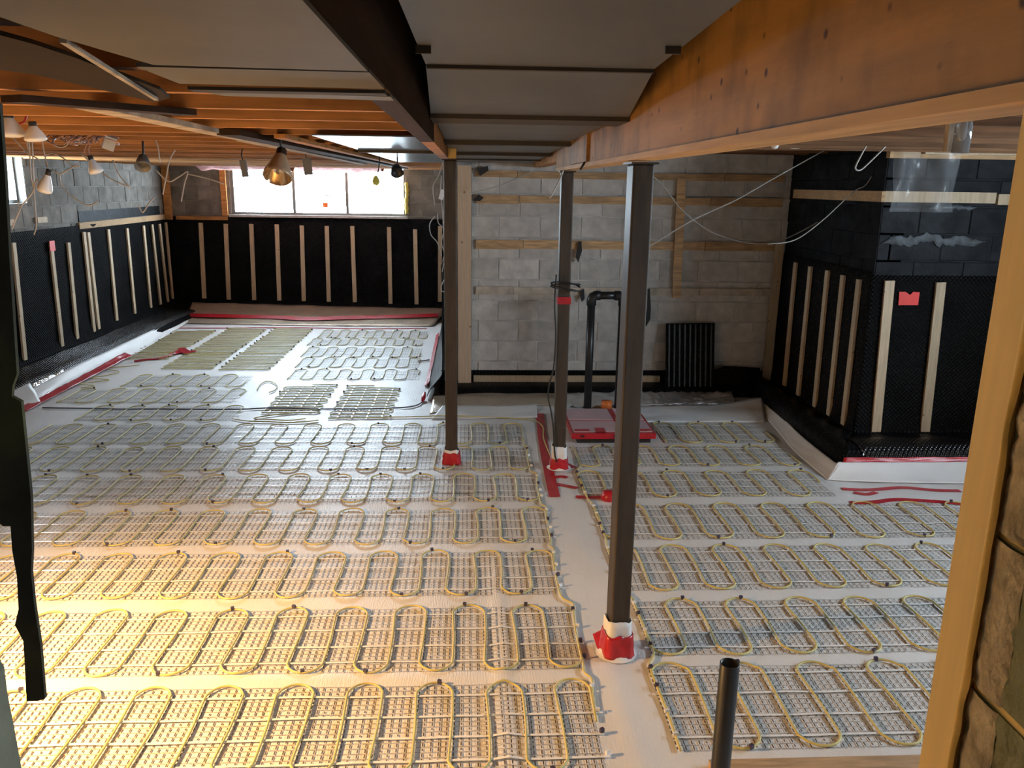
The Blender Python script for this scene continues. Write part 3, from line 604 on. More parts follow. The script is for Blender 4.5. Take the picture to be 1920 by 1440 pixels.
build_mat('small mat with sideways loops, left of the pair before the near rows', -1.88, -1.37, 7.03, 8.07, 'y', 0.095, tapes=4, links=[[(-1.55, 7.03), (-1.75, 6.96), (-1.9, 6.85), (-1.6, 6.80), (-1.45, 6.84)]])
build_mat('small mat with sideways loops, right of the pair near the wing wall', -1.26, -.71, 6.86, 8.02, 'y', 0.095, tapes=4, links=[[(-.9, 6.87), (-.6, 6.885), (-.2, 6.91), (.2, 6.87), (.52, 6.80), (.62, 6.6), (.60, 6.25), (.62, 5.75)]])
build_mat('short mat left of the small cable loop, farthest row', -3.52, -2.34, 7.98, 8.51, 'x', 0.14)
build_mat('short mat beside the torn white flap, middle row', -3.84, -2.24, 7.37, 7.90, 'x', 0.14)
build_mat('short mat just behind the widest left row', -3.41, -2.09, 6.79, 7.28, 'x', 0.14, links=[[(-2.09, 6.85), (-1.9, 6.77), (-1.5, 6.74), (-1.33, 6.80)]])
lo = [fl(x, y) for x, y in ((482, 735), (487, 725), (500, 718), (512, 720), (520, 727), (515, 735), (505, 739))]
tag(ob('cable_loop', MB().tube([(p.x, p.y, h(p.x, p.y)+.012) for p in spline([Vector((a.x, a.y, 0)) for a in lo], 6)], 0.0055, 6), 'cable', None, True), 'single loose loop of cable on the white sheet between far mats', 'cable')
lead = [fl(x, y) for x, y in ((80, 768), (250, 770), (430, 771), (520, 768), (600, 770), (700, 770), (760, 768), (785, 762), (796, 752))]
tag(ob('lead_wire', MB().tube([(p.x, p.y, h(p.x, p.y)+.012) for p in spline([Vector((a.x, a.y, 0)) for a in lead], 6)], 0.007, 6), 'greycord', None, True), 'grey lead running across the far mats to a red taped end', 'cable')
lead = [fl(x, y) for x, y in ((784, 680), (795, 679), (805, 677))]
tag(ob('lead_wire', MB().tube([(p.x, p.y, h(p.x, p.y)+.012) for p in spline([Vector((a.x, a.y, 0)) for a in lead], 6)], 0.007, 6), 'greycord', None, True), 'short grey lead between far right mat and upright red tape', 'cable')
sw = [fl(x, y) for x, y in ((152, 731), (178, 727), (150, 723), (180, 719), (205, 715), (172, 712), (200, 707), (224, 700), (195, 693), (235, 690), (262, 687))]
tag(ob('cable_tail', MB().tube([(p.x, p.y, h(p.x, p.y)+.012) for p in spline([Vector((a.x, a.y, 0)) for a in sw], 6)], 0.005, 6), 'cable', None, True), 'zigzag cable tail lying on bare sheet beside the red upstand tape', 'cable')

# ------------------------------------------------------------------ red tapes on the floor
def tape(label, px, wd, m='red', z=0.004, th=0.0015, cat='tape'):
    P = spline([Vector((*fl(x, y).to_2d(), 0)) for x, y in px], 4)
    return tag(ob('red_tape', MB().ribbon([(p.x, p.y, h(p.x, p.y)+z) for p in P], wd, th), m), label, cat)
tape('long red tape strip on the aisle running past the middle post', [(1012, 779), (1016, 815), (1022, 850), (1031, 895), (1040, 936)], 0.075, z=0.006)
tape('upper of two short red tapes branching from the aisle tape', [(1040, 898), (1052, 896), (1064, 898)], 0.04)
tape('lower of two short red tapes branching from the aisle tape', [(1042, 910), (1062, 914), (1082, 918)], 0.04)
tape('level red tape strip ending behind the front post', [(1080, 935.5), (1110, 936), (1132, 936)], 0.05)
tag(ob('taped_joint', MB().lathe((*fl(1142, 938).to_2d(), 0.0), (0, 0, 1), [(0.055, 0.006), (0.058, 0.03), (0.045, 0.06), (0.02, 0.068), (0, 0.07)], 14), 'red', None, True), 'round red taped cable joint beside the front post', 'tape')
tape('red tape square at the foot of the middle post', [(1056, 872), (1072, 880)], 0.09)
tape('back red tape across the white strip at the right corner', [(1578, 920), (1620, 921), (1690, 917), (1745, 921), (1800, 922)], 0.045)
tape('short red tape end below the back tape at the right corner', [(1600, 928), (1625, 931), (1642, 927)], 0.04)
tape('front red tape across the white strip at the right corner', [(1594, 946), (1640, 945), (1680, 940), (1740, 943), (1800, 947)], 0.05)
tape('thin red line of tape across the far end of the floor', [(326, 614), (334, 616), (420, 617), (500, 616), (600, 617), (700, 618), (800, 617)], 0.05)
st = thing('tape_star', 'red tape star holding a lead on the far left mats', 'tape', fl(345, 661))
for px in ([(322, 668), (345, 662), (367, 662)], [(330, 663), (350, 659)], [(340, 656), (352, 667)]):
    P = [fl(x, y) for x, y in px]; ob('tape_piece', MB().ribbon([(p.x, p.y, h(p.x, p.y)+.016) for p in P], 0.09, .004), 'red', st)
ob('lead', MB().tube([(p.x, p.y, h(p.x, p.y)+.012) for p in spline([Vector((*fl(x, y).to_2d(), 0)) for x, y in ((252, 680), (275, 677), (300, 675), (330, 666))], 5)], .011, 6), 'red', st, True)
for lab, px in (('upright red tape end where the grey lead meets the wing wall', [(792, 757), (796, 748)]),):
    P = [fl(x, y) for x, y in px]; tag(ob('red_tape', MB().tube([P[0]+Vector((0, 0, .02)), P[0].lerp(P[1], .5)+Vector((0, 0, .035)), P[1]+Vector((0, 0, .06))], [.012, .022, .016], 8), 'red', None, True), lab, 'tape')

# ------------------------------------------------------------------ upstands, foils and loose sheets round the floor edge
def edge_sheet(name, label, low, high, m, cat='sheet', n=60, amp=0.01, th=0.003, curve=0.35, seed=0, freq=1.8):
    """sheet between a low polyline and a high polyline (lists of points)"""
    lo_, hi_ = spline(low, 10), spline(high, 10)
    def pick(P, u):
        f = u*(len(P)-1); i = min(int(f), len(P)-2); return P[i].lerp(P[i+1], f-i)
    def fn(u, v):
        a, b = pick(lo_, u), pick(hi_, u); p = a.lerp(b, v); p.z = a.z + (b.z-a.z)*(v**(1+curve))
        s = amp*nz(p.x*freq+seed, p.y*freq, v*2); return p + Vector((s*.5, s*.5, abs(s) if v < .98 else s))
    o = solid(ob(name, MB().grid(fn, n, 10), m, None, True), th, 0)
    return tag(o, label, cat)
edge_sheet('underlay_upstand', 'white underlay turned up along the left membrane', [V(-3.98, 7.1, .012), V(-3.99, 8.3, .012), V(-4.0, 9.6, .012), V(-4.07, 10.8, .012), V(-4.14, 11.9, .012)],
           [V(-4.13, 7.2, .10), V(-4.14, 8.3, .13), V(-4.17, 9.6, .13), V(-4.2, 10.8, .11), V(-4.3, 12.3, .12)], 'sheet', amp=0.02)
edge_sheet('torn_flap', 'torn white flap standing up at the left end of the red upstand tape', [V(-4.02, 6.95, .012), V(-4.0, 7.15, .012), V(-3.98, 7.35, .012)], [V(-4.26, 6.95, .17), V(-4.2, 7.15, .15), V(-4.1, 7.45, .19)], 'sheet', amp=0.03, n=16)
edge_sheet('bubble_foil_strip', 'silver bubble foil strip between torn flap and left membrane', [V(-4.03, 7.35, .03), V(-4.04, 7.8, .03), V(-4.06, 8.2, .03)], [V(-4.2, 7.5, .12), V(-4.2, 7.8, .135), V(-4.2, 8.25, .135)], 'bubble', amp=0.03, n=30, freq=9)
edge_sheet('red_tape', 'glossy red tape along the foot of the left upstand', [V(-3.955, 7.05, .022), V(-3.965, 8.2, .026), V(-3.975, 9.42, .03)], [V(-4.03, 7.05, .042), V(-4.04, 8.2, .05), V(-4.06, 9.42, .065)], 'red', 'tape', amp=0.012, freq=7)
edge_sheet('foil_upstand', 'tan foil faced sheet turned up below the far wall membrane', [V(-4.2, 11.75, .012), V(-3, 11.62, .012), V(-2, 11.58, .012), V(-.55, 11.6, .012)], [V(-4.33, 12.62, .19), V(-3, 12.63, .17), V(-2, 12.62, .14), V(-.38, 12.6, .14)], 'kraft', amp=0.016, freq=2.5)
def on_upstand(x, y):
    Y_ = 11.5
    while Y_ < 12.7:
        p = at(x, y, Y=Y_); v = max(0, min(1, (Y_-11.61)/1.01))
        if p.z < .012+.155*v**1.35+.016: return V(p.x, Y_-.01, p.z+.012)
        Y_ += .01
    return at(x, y, Y=12.6)
tag(ob('red_tape', MB().ribbon(spline([on_upstand(x, y) for x, y in ((352, 592), (430, 594), (520, 596), (572, 599), (650, 597), (740, 595), (822, 592))], 5), 0.10, .004, (0, -.35, .93)), 'red'), 'wide red tape along the tan foil upstand at the far end', 'tape')
edge_sheet('red_tape', 'red tape up the folded membrane beside the far right mats', [V(-.475, 8.0, .015), V(-.47, 9.0, .015), V(-.475, 10.9, .015)], [V(-.43, 8.0, .05), V(-.425, 9.0, .06), V(-.43, 10.9, .05)], 'red', 'tape', amp=0.015, freq=4)
edge_sheet('foil_sheet', 'tan backed foil sheet at the foot of the block wall, left part', [V(-.37, 6.98, .012), V(.1, 7.22, .014), V(.5, 7.27, .014), V(.93, 7.27, .014)], [V(-.36, 7.6, .035), V(.1, 7.63, .05), V(.5, 7.62, .05), V(.93, 7.62, .05)], 'kraft', amp=0.012, freq=3)
edge_sheet('foil_sheet', 'crinkled silver foil sheet at the foot of the block wall, right part', [V(.90, 7.2, .014), V(1.5, 7.24, .014), V(2.0, 7.30, .014), V(2.55, 7.32, .014)], [V(.90, 7.62, .05), V(1.5, 7.63, .06), V(2.0, 7.64, .06), V(2.62, 7.65, .06)], 'foil', amp=0.04, freq=10, n=110)
edge_sheet('loose_sheet', 'loose white sheet edge before the foil, between left and middle posts', [V(-.35, 6.84, .012), V(0, 6.84, .012), V(.3, 6.86, .012), V(.60, 6.87, .012)], [V(-.26, 7.20, .035), V(0, 7.22, .03), V(.3, 7.22, .03), V(.62, 7.24, .035)], 'sheet', amp=0.012)
edge_sheet('loose_sheet', 'loose white sheet edge before the foil, right of the sump cover', [V(1.52, 6.72, .012), V(1.9, 6.72, .012), V(2.3, 6.72, .012), V(2.62, 6.72, .012)], [V(1.55, 7.20, .03), V(1.9, 7.22, .03), V(2.3, 7.24, .035), V(2.80, 7.30, .09)], 'sheet', amp=0.02)
edge_sheet('underlay_upstand', 'white underlay turned up along the right membrane ledge', [V(2.72, 7.15, .012), V(2.64, 6.5, .012), V(2.57, 5.9, .012), V(2.56, 5.28, .012)], [V(2.83, 7.32, .085), V(2.745, 6.5, .08), V(2.685, 5.9, .085), V(2.675, 5.36, .10)], 'sheet', amp=0.008)
edge_sheet('underlay_upstand', 'white underlay turned up below the red taped membrane toe at right', [V(2.55, 5.29, .012), V(3.0, 5.22, .012), V(3.6, 5.2, .012), V(4.6, 5.2, .012)], [V(2.67, 5.38, .12), V(3.0, 5.385, .12), V(3.6, 5.385, .12), V(4.6, 5.385, .12)], 'sheet', amp=0.008)
edge_sheet('red_tape', 'glossy red tape along the toe of the right membrane', [V(2.70, 5.370, .115), V(3.2, 5.370, .115), V(4.0, 5.372, .115), V(4.6, 5.372, .115)], [V(2.71, 5.385, .15), V(3.2, 5.388, .145), V(4.0, 5.388, .15), V(4.6, 5.388, .15)], 'red', 'tape', amp=0.008, freq=6)

# ------------------------------------------------------------------ ceiling: beams, joists, ducts
bR = thing('main_beam', 'deep orange brown beam crossing the ceiling above the two right posts', 'beam', (0.66, 3, 2.13))
ob('web', MB().box(0.60, 0.695, 0.3, 5.80, 2.155, 2.458), 'beam', bR)
ob('bottom_flange', MB().box(0.594, 0.700, 0.3, 5.80, 2.135, 2.155), 'beamedge', bR)
ob('splice_plate', MB().box(0.585, 0.599, 4.2, 5.0, 2.16, 2.44), 'beam', bR)
bR2 = tag(ob('header_beam', MB().box(0.60, 0.69, 5.805, 7.88, 2.20, 2.458), 'joist'), 'shorter beam end between middle post and block wall', 'beam')
bL = thing('ceiling_girder', 'dark girder between the two sheet metal ceiling panels', 'beam', (-.18, 4, 2.21))
ob('plank', MB().box(-.215, -.158, 0.5, 3.6, 2.212, 2.458), 'darkwood', bL); ob('plank', MB().box(-.215, -.158, 3.602, 7.86, 2.212, 2.458), 'joist', bL)  # near plank coloured dark for shade, far plank orange as though lit
ob('block', MB().box(-.155, -.10, 5.66, 5.78, 2.207, 2.30), 'stud', bL)
NTH = 'first second third fourth fifth sixth seventh eighth ninth tenth eleventh twelfth thirteenth fourteenth fifteenth sixteenth seventeenth eighteenth nineteenth twentieth'.split() + ['twenty-'+q for q in 'first second third fourth fifth sixth seventh eighth ninth'.split()]
k = 0; y = 1.17
JM = MB().box(-.5, .5, -.019, .019, 0, .22)
while y < 12.6:
    o = tag(ob('ceiling_joist', MB().box(LW+.02, -.218, y-.019, y+.019, 2.236+random.uniform(-.004, .004), 2.458), 'joist'), NTH[k]+' brown ceiling joist from the doorway, left of the dark girder', 'joist', 'joists over the left side'); y += 0.406; k += 1
y = 1.3; k = 0
while y < 6.0:
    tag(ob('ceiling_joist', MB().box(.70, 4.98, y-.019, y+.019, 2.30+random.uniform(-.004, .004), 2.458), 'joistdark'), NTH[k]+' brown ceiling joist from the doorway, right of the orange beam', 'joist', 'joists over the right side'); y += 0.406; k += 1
y = 6.3; k = 0
while y < 7.8:
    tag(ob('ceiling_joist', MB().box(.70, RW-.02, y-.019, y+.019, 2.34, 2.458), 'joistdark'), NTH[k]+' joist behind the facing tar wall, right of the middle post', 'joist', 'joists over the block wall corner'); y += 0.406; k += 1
# trunk duct between girder and beam
dz = 2.30
td = thing('trunk_duct', 'grey sheet metal duct running between dark girder and orange beam', 'duct', (.2, 4, dz))
def duct(nm, x0a, x1a, x0b, x1b, ya, yb, za, zb, hgt, m):
    v = MB(); n0 = 0
    for (a, b, y_, z_) in ((x0a, x1a, ya, za), (x0b, x1b, yb, zb)): v.v += [(a, y_, z_), (b, y_, z_), (b, y_, z_+hgt), (a, y_, z_+hgt)]
    v.f += [(0, 1, 5, 4), (1, 2, 6, 5), (2, 3, 7, 6), (3, 0, 4, 7), (3, 2, 1, 0), (4, 5, 6, 7)]; return ob(nm, v, m, td)
duct('section', -.112, .345, -.102, .418, 0.35, 1.93, 2.30, 2.30, .13, 'sheetmetal')
duct('section', -.102, .42, -.150, .594, 1.945, 3.14, 2.298, 2.292, .13, 'sheetmetal')
duct('section', -.150, .58, -.150, .58, 3.42, 4.85, 2.297, 2.287, .13, 'sheetmetal')
duct('section', -.150, .58, -.150, .58, 4.95, 6.1, 2.277, 2.267, .13, 'sheetmetal')
duct('section', -.150, .58, -.150, .58, 6.2, 7.8, 2.257, 2.237, .13, 'sheetmetal')
for a, b, c, d, z0, z1 in ((-.10, .418, 1.928, 1.946, 2.292, 2.31), (-.152, .598, 3.14, 3.40, 2.276, 2.36), (-.152, .59, 4.85, 4.95, 2.262, 2.32), (-.152, .59, 6.1, 6.2, 2.245, 2.32), (-.152, .59, 7.0, 7.03, 2.235, 2.30)):
    ob('seam_cleat', MB().box(a, b, c, d, z0, z1), 'seam', td)
for x, y_ in ((-.10, 1.68), (.378, 1.62), (-.13, 3.45), (.52, 3.5)): ob('clip_tab', MB().box(x-.008, x+.022, y_-.004, y_+.004, 2.286, 2.30), 'seam', td)
# return panels left of the girder
rp_ = thing('return_panel', 'tan sheet metal panel nailed under the joists left of the dark girder', 'duct', (-.35, 1.3, 2.2))
def panel(nm, poly, z, m, root, th=.006):
    return ob(nm, MB().prism([(x, y, z) for x, y in poly], (0, 0, th)), m, root)
panel('panel', [(-.50, .45), (-.157, .45), (-.157, 1.305), (-.468, 1.285), (-.495, 1.05)], 2.204, 'panning', rp_)
panel('panel', [(-.505, 1.315), (-.157, 1.325), (-.157, 1.55), (-.515, 1.53)], 2.205, 'panning', rp_)
panel('panel', [(-.52, 1.665), (-.16, 1.69), (-.16, 1.77), (-.50, 1.74)], 2.206, 'panning', rp_)
ob('seam_cleat', MB().box(-.51, -.157, 1.555, 1.60, 2.198, 2.204), 'seam', rp_)
bp_ = thing('brown_panel', 'dark brown sagging panel beside the tan one at upper left', 'panel', (-.75, 1.4, 2.25))
ob('panel', MB().prism([at(x, y, Z=2.212) for x, y in ((-60, 50), (60, 82), (140, 108), (230, 142), (300, 168), (318, 184), (290, 192), (180, 166), (70, 141), (-60, 122))], (0, 0, .006)), 'panning_dark', bp_)
ob('seam_strip', MB().bar(at(118, 76, Z=2.206), at(293, 186, Z=2.206), (0, 0, 1), .008, .006), 'strap', bp_)
# strapping and loose boards under the joists
s1 = thing('strapping_board', 'plaster crusted strapping board running away under the left joists', 'board', (-1, 3, 2.2))
ob('board', MB().bar((-1.00, 2.25, 2.226), (-1.02, 3.9, 2.226), (0, 0, 1), .075, .018), 'strap', s1); ob('board', MB().bar((-1.045, 3.92, 2.226), (-1.10, 8.6, 2.226), (0, 0, 1), .075, .018), 'strap', s1)
s2 = tag(ob('charred_board', MB().bar((-1.03, 1.95, 2.212), (-.80, 2.42, 2.225), (0, 0, 1), .07, .016), 'darkwood'), 'short dark broken board lying across the left joists', 'board')
tag(ob('strapping_board', MB().bar((-.94, 3.3, 2.222), (-.83, 10.4, 2.222), (0, 0, 1), .09, .022), 'darkwood'), 'dark strapping board leading from the joists to the far window', 'board')
tag(ob('strapping_board', MB().bar((-.80, 3.55, 2.224), (-.72, 9.6, 2.224), (0, 0, 1), .05, .018), 'joist'), 'narrow brown strapping board beside the dark one', 'board')
gp = thing('galvanised_panel', 'shiny galvanised panel under the joists near the far window', 'duct', (-.4, 5, 2.2))
panel('panel', [(-.66, 3.5), (-.22, 3.5), (-.22, 4.9), (-.66, 4.9)], 2.226, 'galv', gp); panel('panel', [(-.66, 4.95), (-.22, 4.95), (-.22, 7.6), (-.66, 7.6)], 2.224, 'galv', gp)
ob('seam_cleat', MB().box(-.66, -.22, 4.9, 4.95, 2.21, 2.232), 'seam', gp)
for i, (ya, yb) in enumerate(((2.36, 2.72), (2.78, 3.13))):
    tag(ob('insulation_facing', MB().grid(lambda u, v: (-2.0+1.77*u, ya+(yb-ya)*v, 2.29-.012*math.sin(math.pi*v)+.006*nz(u*9, v*4, i)), 50, 6), 'kraft', None, True), ('nearer' if i == 0 else 'farther') + ' strip of shiny paper facing between the left joists', 'insulation')
for i, (xa, xb, y_) in enumerate(((-3.9, -2.6, 12.2), (-2.5, -1.3, 12.3))):
    tag(ob('insulation_batt', MB().grid(lambda u, v: (xa+(xb-xa)*u, y_-.25+.5*v, 2.24-.05*math.sin(math.pi*v)*(1+.6*nz(u*8, v*3, i*5))), 40, 8), 'pinkbatt', None, True), 'pink insulation sagging at the ceiling edge ' + ('left of the far window' if i == 0 else 'above the far window'), 'insulation')

# ------------------------------------------------------------------ wires and lamps
def wire(label, pts, r=.004, m='whitewire', parent=None, name='loose_wire'):
    o = ob(name, MB().tube(spline(pts, 6), r, 5), m, parent, True)
    return o if parent is not None else tag(o, label, 'wire')
def pxs(Y, *ps): return [at(x, y, Y=Y) for x, y in ps]
def bulb(label, base, tip, R, m='bulb', wires=()):
    """reflector bulb: neck at base, face towards tip"""
    base, tip = Vector(base), Vector(tip); ax = tip-base; L_ = ax.length
    r = thing('reflector_lamp', label, 'lamp', base)
    ob('bulb', MB().lathe(base, ax, [(R*.28, .18*L_), (R*.42, .30*L_), (R*.72, .52*L_), (R*.97, .78*L_), (R, .86*L_), (R*.93, .93*L_), (R*.6, .985*L_), (0, L_)], 20), m, r, True)
    ob('socket', MB().lathe(base, ax, [(0, -.02*L_), (R*.36, 0), (R*.38, .22*L_), (R*.28, .25*L_)], 14), 'socket', r, True)
    for wpts, wm in wires: ob('wire', MB().tube(spline(wpts, 6), .0035, 5), wm, r, True)
    return r
bell = thing('bell_lamp', 'large tan bell shaped reflector lamp hanging in front of the far window', 'lamp', at(527, 293, Y=3.7))
b0, ax = at(527, 290, Y=3.7), (at(519, 338, Y=3.62)-at(527, 290, Y=3.7)).normalized(); Rb = .064
ob('shell', MB().lathe(b0, ax, [(.026, .01), (.034, .03), (.047, .065), (.060, .10), (Rb, .115), (Rb-.004, .122)], 28), 'bell', bell, True)
ob('mirror', MB().lathe(b0, ax, [(Rb-.004, .122), (.056, .112), (.044, .08), (.03, .055), (0, .05)], 28), 'bellin', bell, True)
ob('socket', MB().lathe(b0, ax, [(0, -.025), (.022, -.025), (.025, .02), (.027, .03)], 16), 'socket', bell, True)
ob('cord', MB().tube(spline([b0 - ax*.02, b0 + V(0, 0, .06), b0 + V(.01, .02, .13)], 4), .005, 6), 'blackcord', bell, True)
Yb = 4.2
bulb('white bulb hanging lowest at left beside the left window', at(92, 318, Y=Yb), at(82, 362, Y=Yb), .036, wires=((pxs(Yb, (92, 318), (86, 300), (80, 270), (78, 240)), 'whitewire'), (pxs(Yb, (72, 335), (66, 342), (60, 362), (38, 387), (34, 378)), 'whitewire'), (pxs(Yb, (40, 387), (30, 410), (22, 430)), 'whitewire')))
bulb('white bulb pointing down below the pinkish wires', at(168, 292, Y=Yb), at(182, 326, Y=Yb), .034, wires=((pxs(Yb, (168, 292), (166, 280), (172, 262), (168, 245)), 'pinkwire'), (pxs(Yb, (166, 292), (158, 286), (163, 270), (175, 255)), 'pinkwire')))
bulb('white bulb tied with red cord under the left joists', at(60, 228, Y=2.9), at(68, 266, Y=2.9), .035, wires=((pxs(2.9, (36, 232), (45, 228), (50, 215), (47, 205)), 'red'),))
bulb('white bulb at the left frame edge under the joists', at(14, 210, Y=2.9), at(20, 258, Y=2.9), .046)
jb = thing('junction_box', 'small grey metal junction box dangling from the left joists', 'box', at(205, 268, Y=Yb)); c = at(203, 268, Y=Yb)
o = ob('body', MB().box(-.026, .026, -.022, .022, -.032, .032), 'boxgrey', jb); o.matrix_parent_inverse = Matrix(); o.rotation_euler = (.2, .35, .5)
ob('wire', MB().tube(spline([c, c+V(-.01, 0, .04), c+V(-.02, .02, .09)], 4), .004, 5), 'pinkwire', jb, True)
def can(label, px, py, Y, R, m):
    c = at(px, py, Y=Y); r = thing('lamp_can', label, 'lamp', c); d = V(.15, -.55, -.6).normalized()
    ob('shell', MB().lathe(c, d, [(R*.55, -.07), (R*.8, -.04), (R, .0), (R*.93, .002), (R*.72, -.035), (0, -.045)], 20), m, r, True)
    ob('hanger', MB().tube(spline([c-d*.06, c+V(0, .02, .06), c+V(0, .03, .13)], 4), .006, 6), 'socket', r, True)
can('open round lamp can hanging before the left block wall', 268, 313, 4.4, .040, 'frame')
can('small black round lamp can at the right end of the far window', 745, 325, 6.2, .050, 'blackcord')
gb = thing('globe_bulb', 'small yellow green bulb hanging in front of the far window', 'lamp', at(705, 338, Y=6.0)); c = at(705, 340, Y=6)
ob('globe', MB().lathe(c, (0, 0, 1), [(0, -.03), (.018, -.025), (.03, 0), (.02, .025), (.01, .04)], 14), mat('yellow_green_globe', (.6, .65, .15), rough=.4), gb, True)
ob('wire', MB().tube(spline([c+V(0, 0, .04), c+V(.02, 0, .08), c+V(.03, .02, 2.242-c.z)], 4), .004, 5), 'blackcord', gb, True)
for lab, px, py, s in (('small dark tag hanging at the left of the far window', 456, 316, .024), ('grey box hanging over the middle pane of the far window', 575, 312, .032)):
    c = at(px, py, Y=5.6); r = thing('hanging_box', lab, 'box', c); ob('body', MB().bar(c+V(0, 0, .055), c+V(.012, 0, -.055), (0, 1, 0), s*1.6, .03), 'frame', r); ob('wire', MB().tube([c+V(0, 0, .055), c+V(-.01, .01, .09), c+V(0, .02, .13)], .004, 5), 'blackcord', r, True)
# pinkish wire tangle
cb = thing('wire_bundle', 'tangle of thin pinkish wires under the left joists', 'wire', at(160, 250, Y=4.3))
rr = random.Random(3)
for i in range(26):
    x = 95+rr.random()*115; pts = []; yy = 248+rr.random()*12
    for q in range(5): pts.append(at(x+rr.uniform(-16, 16)+q*3*rr.choice((-1, 1)), yy+q*rr.uniform(4, 11)*math.sin(q*.9+.4), Y=4.1+rr.random()*.4))
    ob('wire', MB().tube(spline(pts, 5), .0028, 5), 'pinkwire', cb, True)
wb = thing('wire_bundle', 'loose pale cables drooping at upper left before the left wall', 'wire', at(120, 310, Y=4.6))
ob('wire', MB().tube(spline([V(-2.2, 4.6, 2.459), V(-2.21, 4.6, 2.3), *pxs(4.6, (54, 262), (56, 290))], 6), .0038, 5), 'whitewire', wb, True)
for ps in (((76, 262), (95, 268), (112, 276), (125, 272), (130, 255)), ((54, 260), (56, 290), (58, 330), (62, 350)), ((60, 265), (62, 300), (64, 360), (68, 420), (64, 440)), ((85, 290), (100, 288), (118, 296), (135, 310), (150, 312)),
           ((98, 318), (112, 326), (128, 318), (146, 308)), ((112, 328), (114, 342), (124, 358), (138, 370), (165, 385), (185, 378)), ((288, 252), (296, 275), (300, 305)), ((300, 250), (345, 262), (380, 258)), ((292, 318), (315, 340), (335, 332), (352, 322), (346, 345), (340, 378)), ((328, 282), (318, 300), (312, 330), (305, 365)), ((22, 256), (50, 285), (75, 300)), ((150, 286), (200, 330), (240, 350)), ((212, 300), (225, 330), (245, 352)), ((260, 385), (268, 398), (280, 380), (290, 370)), ((352, 326), (390, 335), (420, 345))):
    ob('wire', MB().tube(spline(pxs(4.6, *ps), 6), .0038, 5), 'whitewire', wb, True)
wp = thing('wire_bundle', 'pale wires hanging behind the left steel post', 'wire', at(830, 400, Y=7.4))
for ps in (((832, 300), (822, 330), (812, 350), (815, 385)), ((828, 330), (826, 360), (830, 400), (832, 450), (834, 520)), ((815, 405), (806, 420), (808, 440), (820, 455), (828, 480)), ((820, 400), (822, 418), (832, 430), (828, 455), (834, 480), (829, 510)), ((836, 520), (828, 535), (828, 545), (836, 548)), ((835, 400), (831, 430), (837, 460), (830, 490))):
    ob('wire', MB().tube(spline(pxs(7.4, *ps), 6), .0045, 5), 'whitewire', wp, True)
ob('plug', MB().bar(at(831, 356, Y=7.4), at(826, 374, Y=7.4), (0, 1, 0), .04, .03), 'clipwhite', wp); ob('plug', MB().bar(at(838, 446, Y=7.4), at(836, 454, Y=7.4), (0, 1, 0), .03, .02), 'clipwhite', wp)
wire('thin white wire strung from block wall up to the orange beam', pxs(6.6, (1210, 466), (1240, 448), (1300, 412), (1380, 375), (1450, 335), (1540, 285), (1612, 246)), .005)
wire('grey wire sagging between the two right posts and the corner', pxs(7.2, (1218, 325), (1245, 350), (1275, 390), (1310, 420), (1345, 440), (1400, 455), (1450, 455), (1500, 435), (1550, 405), (1590, 370), (1640, 290)), .005)
wire('second sagging wire rising along the tar coated wall', pxs(6.3, (1440, 458), (1490, 450), (1540, 415), (1600, 360), (1625, 345), (1650, 300), (1662, 270)), .0045)
wire('looped wire hanging from beam beside the clear plastic', pxs(5.2, (1655, 238), (1630, 265), (1610, 300), (1604, 316), (1615, 318), (1640, 295), (1665, 270), (1702, 232)), .0055)
wire('white wire stub hanging under the beam near middle post', pxs(5.0, (1056, 320), (1048, 340), (1031, 372)), .005)
wire('dark wire lying across the beam face beside its splice', pxs(4.3, (1113, 242), (1108, 270), (1098, 300), (1088, 318)), .006, 'blackcord')
wire('thin pale wire across the block wall to the new stud', pxs(7.6, (880, 362), (930, 350), (980, 330), (1030, 308)), .004)
wire('thin wire descending over the block wall to the black pipes', pxs(7.8, (1214, 470), (1250, 505), (1280, 540), (1306, 562)), .003)
wire('loose wires bunched under beam beside the white bulb', pxs(5.5, (1462, 272), (1490, 278), (1515, 272), (1545, 252)) + [at(1560, 235, Y=5.5)], .004)
gl = thing('globe_bulb', 'little round white bulb tucked under the orange beam', 'lamp', at(1453, 270, Y=4.4)); c = at(1453, 271, Y=4.4)
ob('globe', MB().lathe(c, (0, 0, 1), [(0, -.024), (.014, -.02), (.024, 0), (.018, .018), (.010, .028)], 16), 'bulb', gl, True); ob('socket', MB().lathe(c+V(0, 0, .025), (0, 0, 1), [(.011, 0), (.012, .03), (0, .032)], 12), 'socket', gl, True); ob('wire', MB().tube([c+V(0, 0, .05), c+V(.005, 0, .07), c+V(0, 0, 2.459-c.z)], .004, 5), 'blackcord', gl, True)
tl = thing('tube_lamp', 'clear glass tube lamp hanging below the orange beam at right', 'lamp', (1.81, 3.0, 2.31)); a, b = at(1810, 222, Y=3.), at(1800, 284, Y=3.)
ob('tube', MB().lathe(a, b-a, [(.012, -.004), (.026, .008), (.030, .03), (.030, .122), (.028, .122), (.028, .03), (.02, .012)], 20), 'glass', tl, True)
ob('core', MB().lathe(a, b-a, [(.011, .01), (.013, .03), (.013, .11), (0, .112)], 12), 'clipwhite', tl, True); ob('cap', MB().lathe(a, b-a, [(0, -.03), (.013, -.028), (.02, 0), (.024, .008)], 14), 'bulb', tl, True)
tag(ob('wood_block', MB().bar(at(1788, 224, Y=3.06), at(1782, 284, Y=3.06), (0, 1, 0), .045, .03), 'strap'), 'dark wooden block behind the clear tube lamp', 'block')
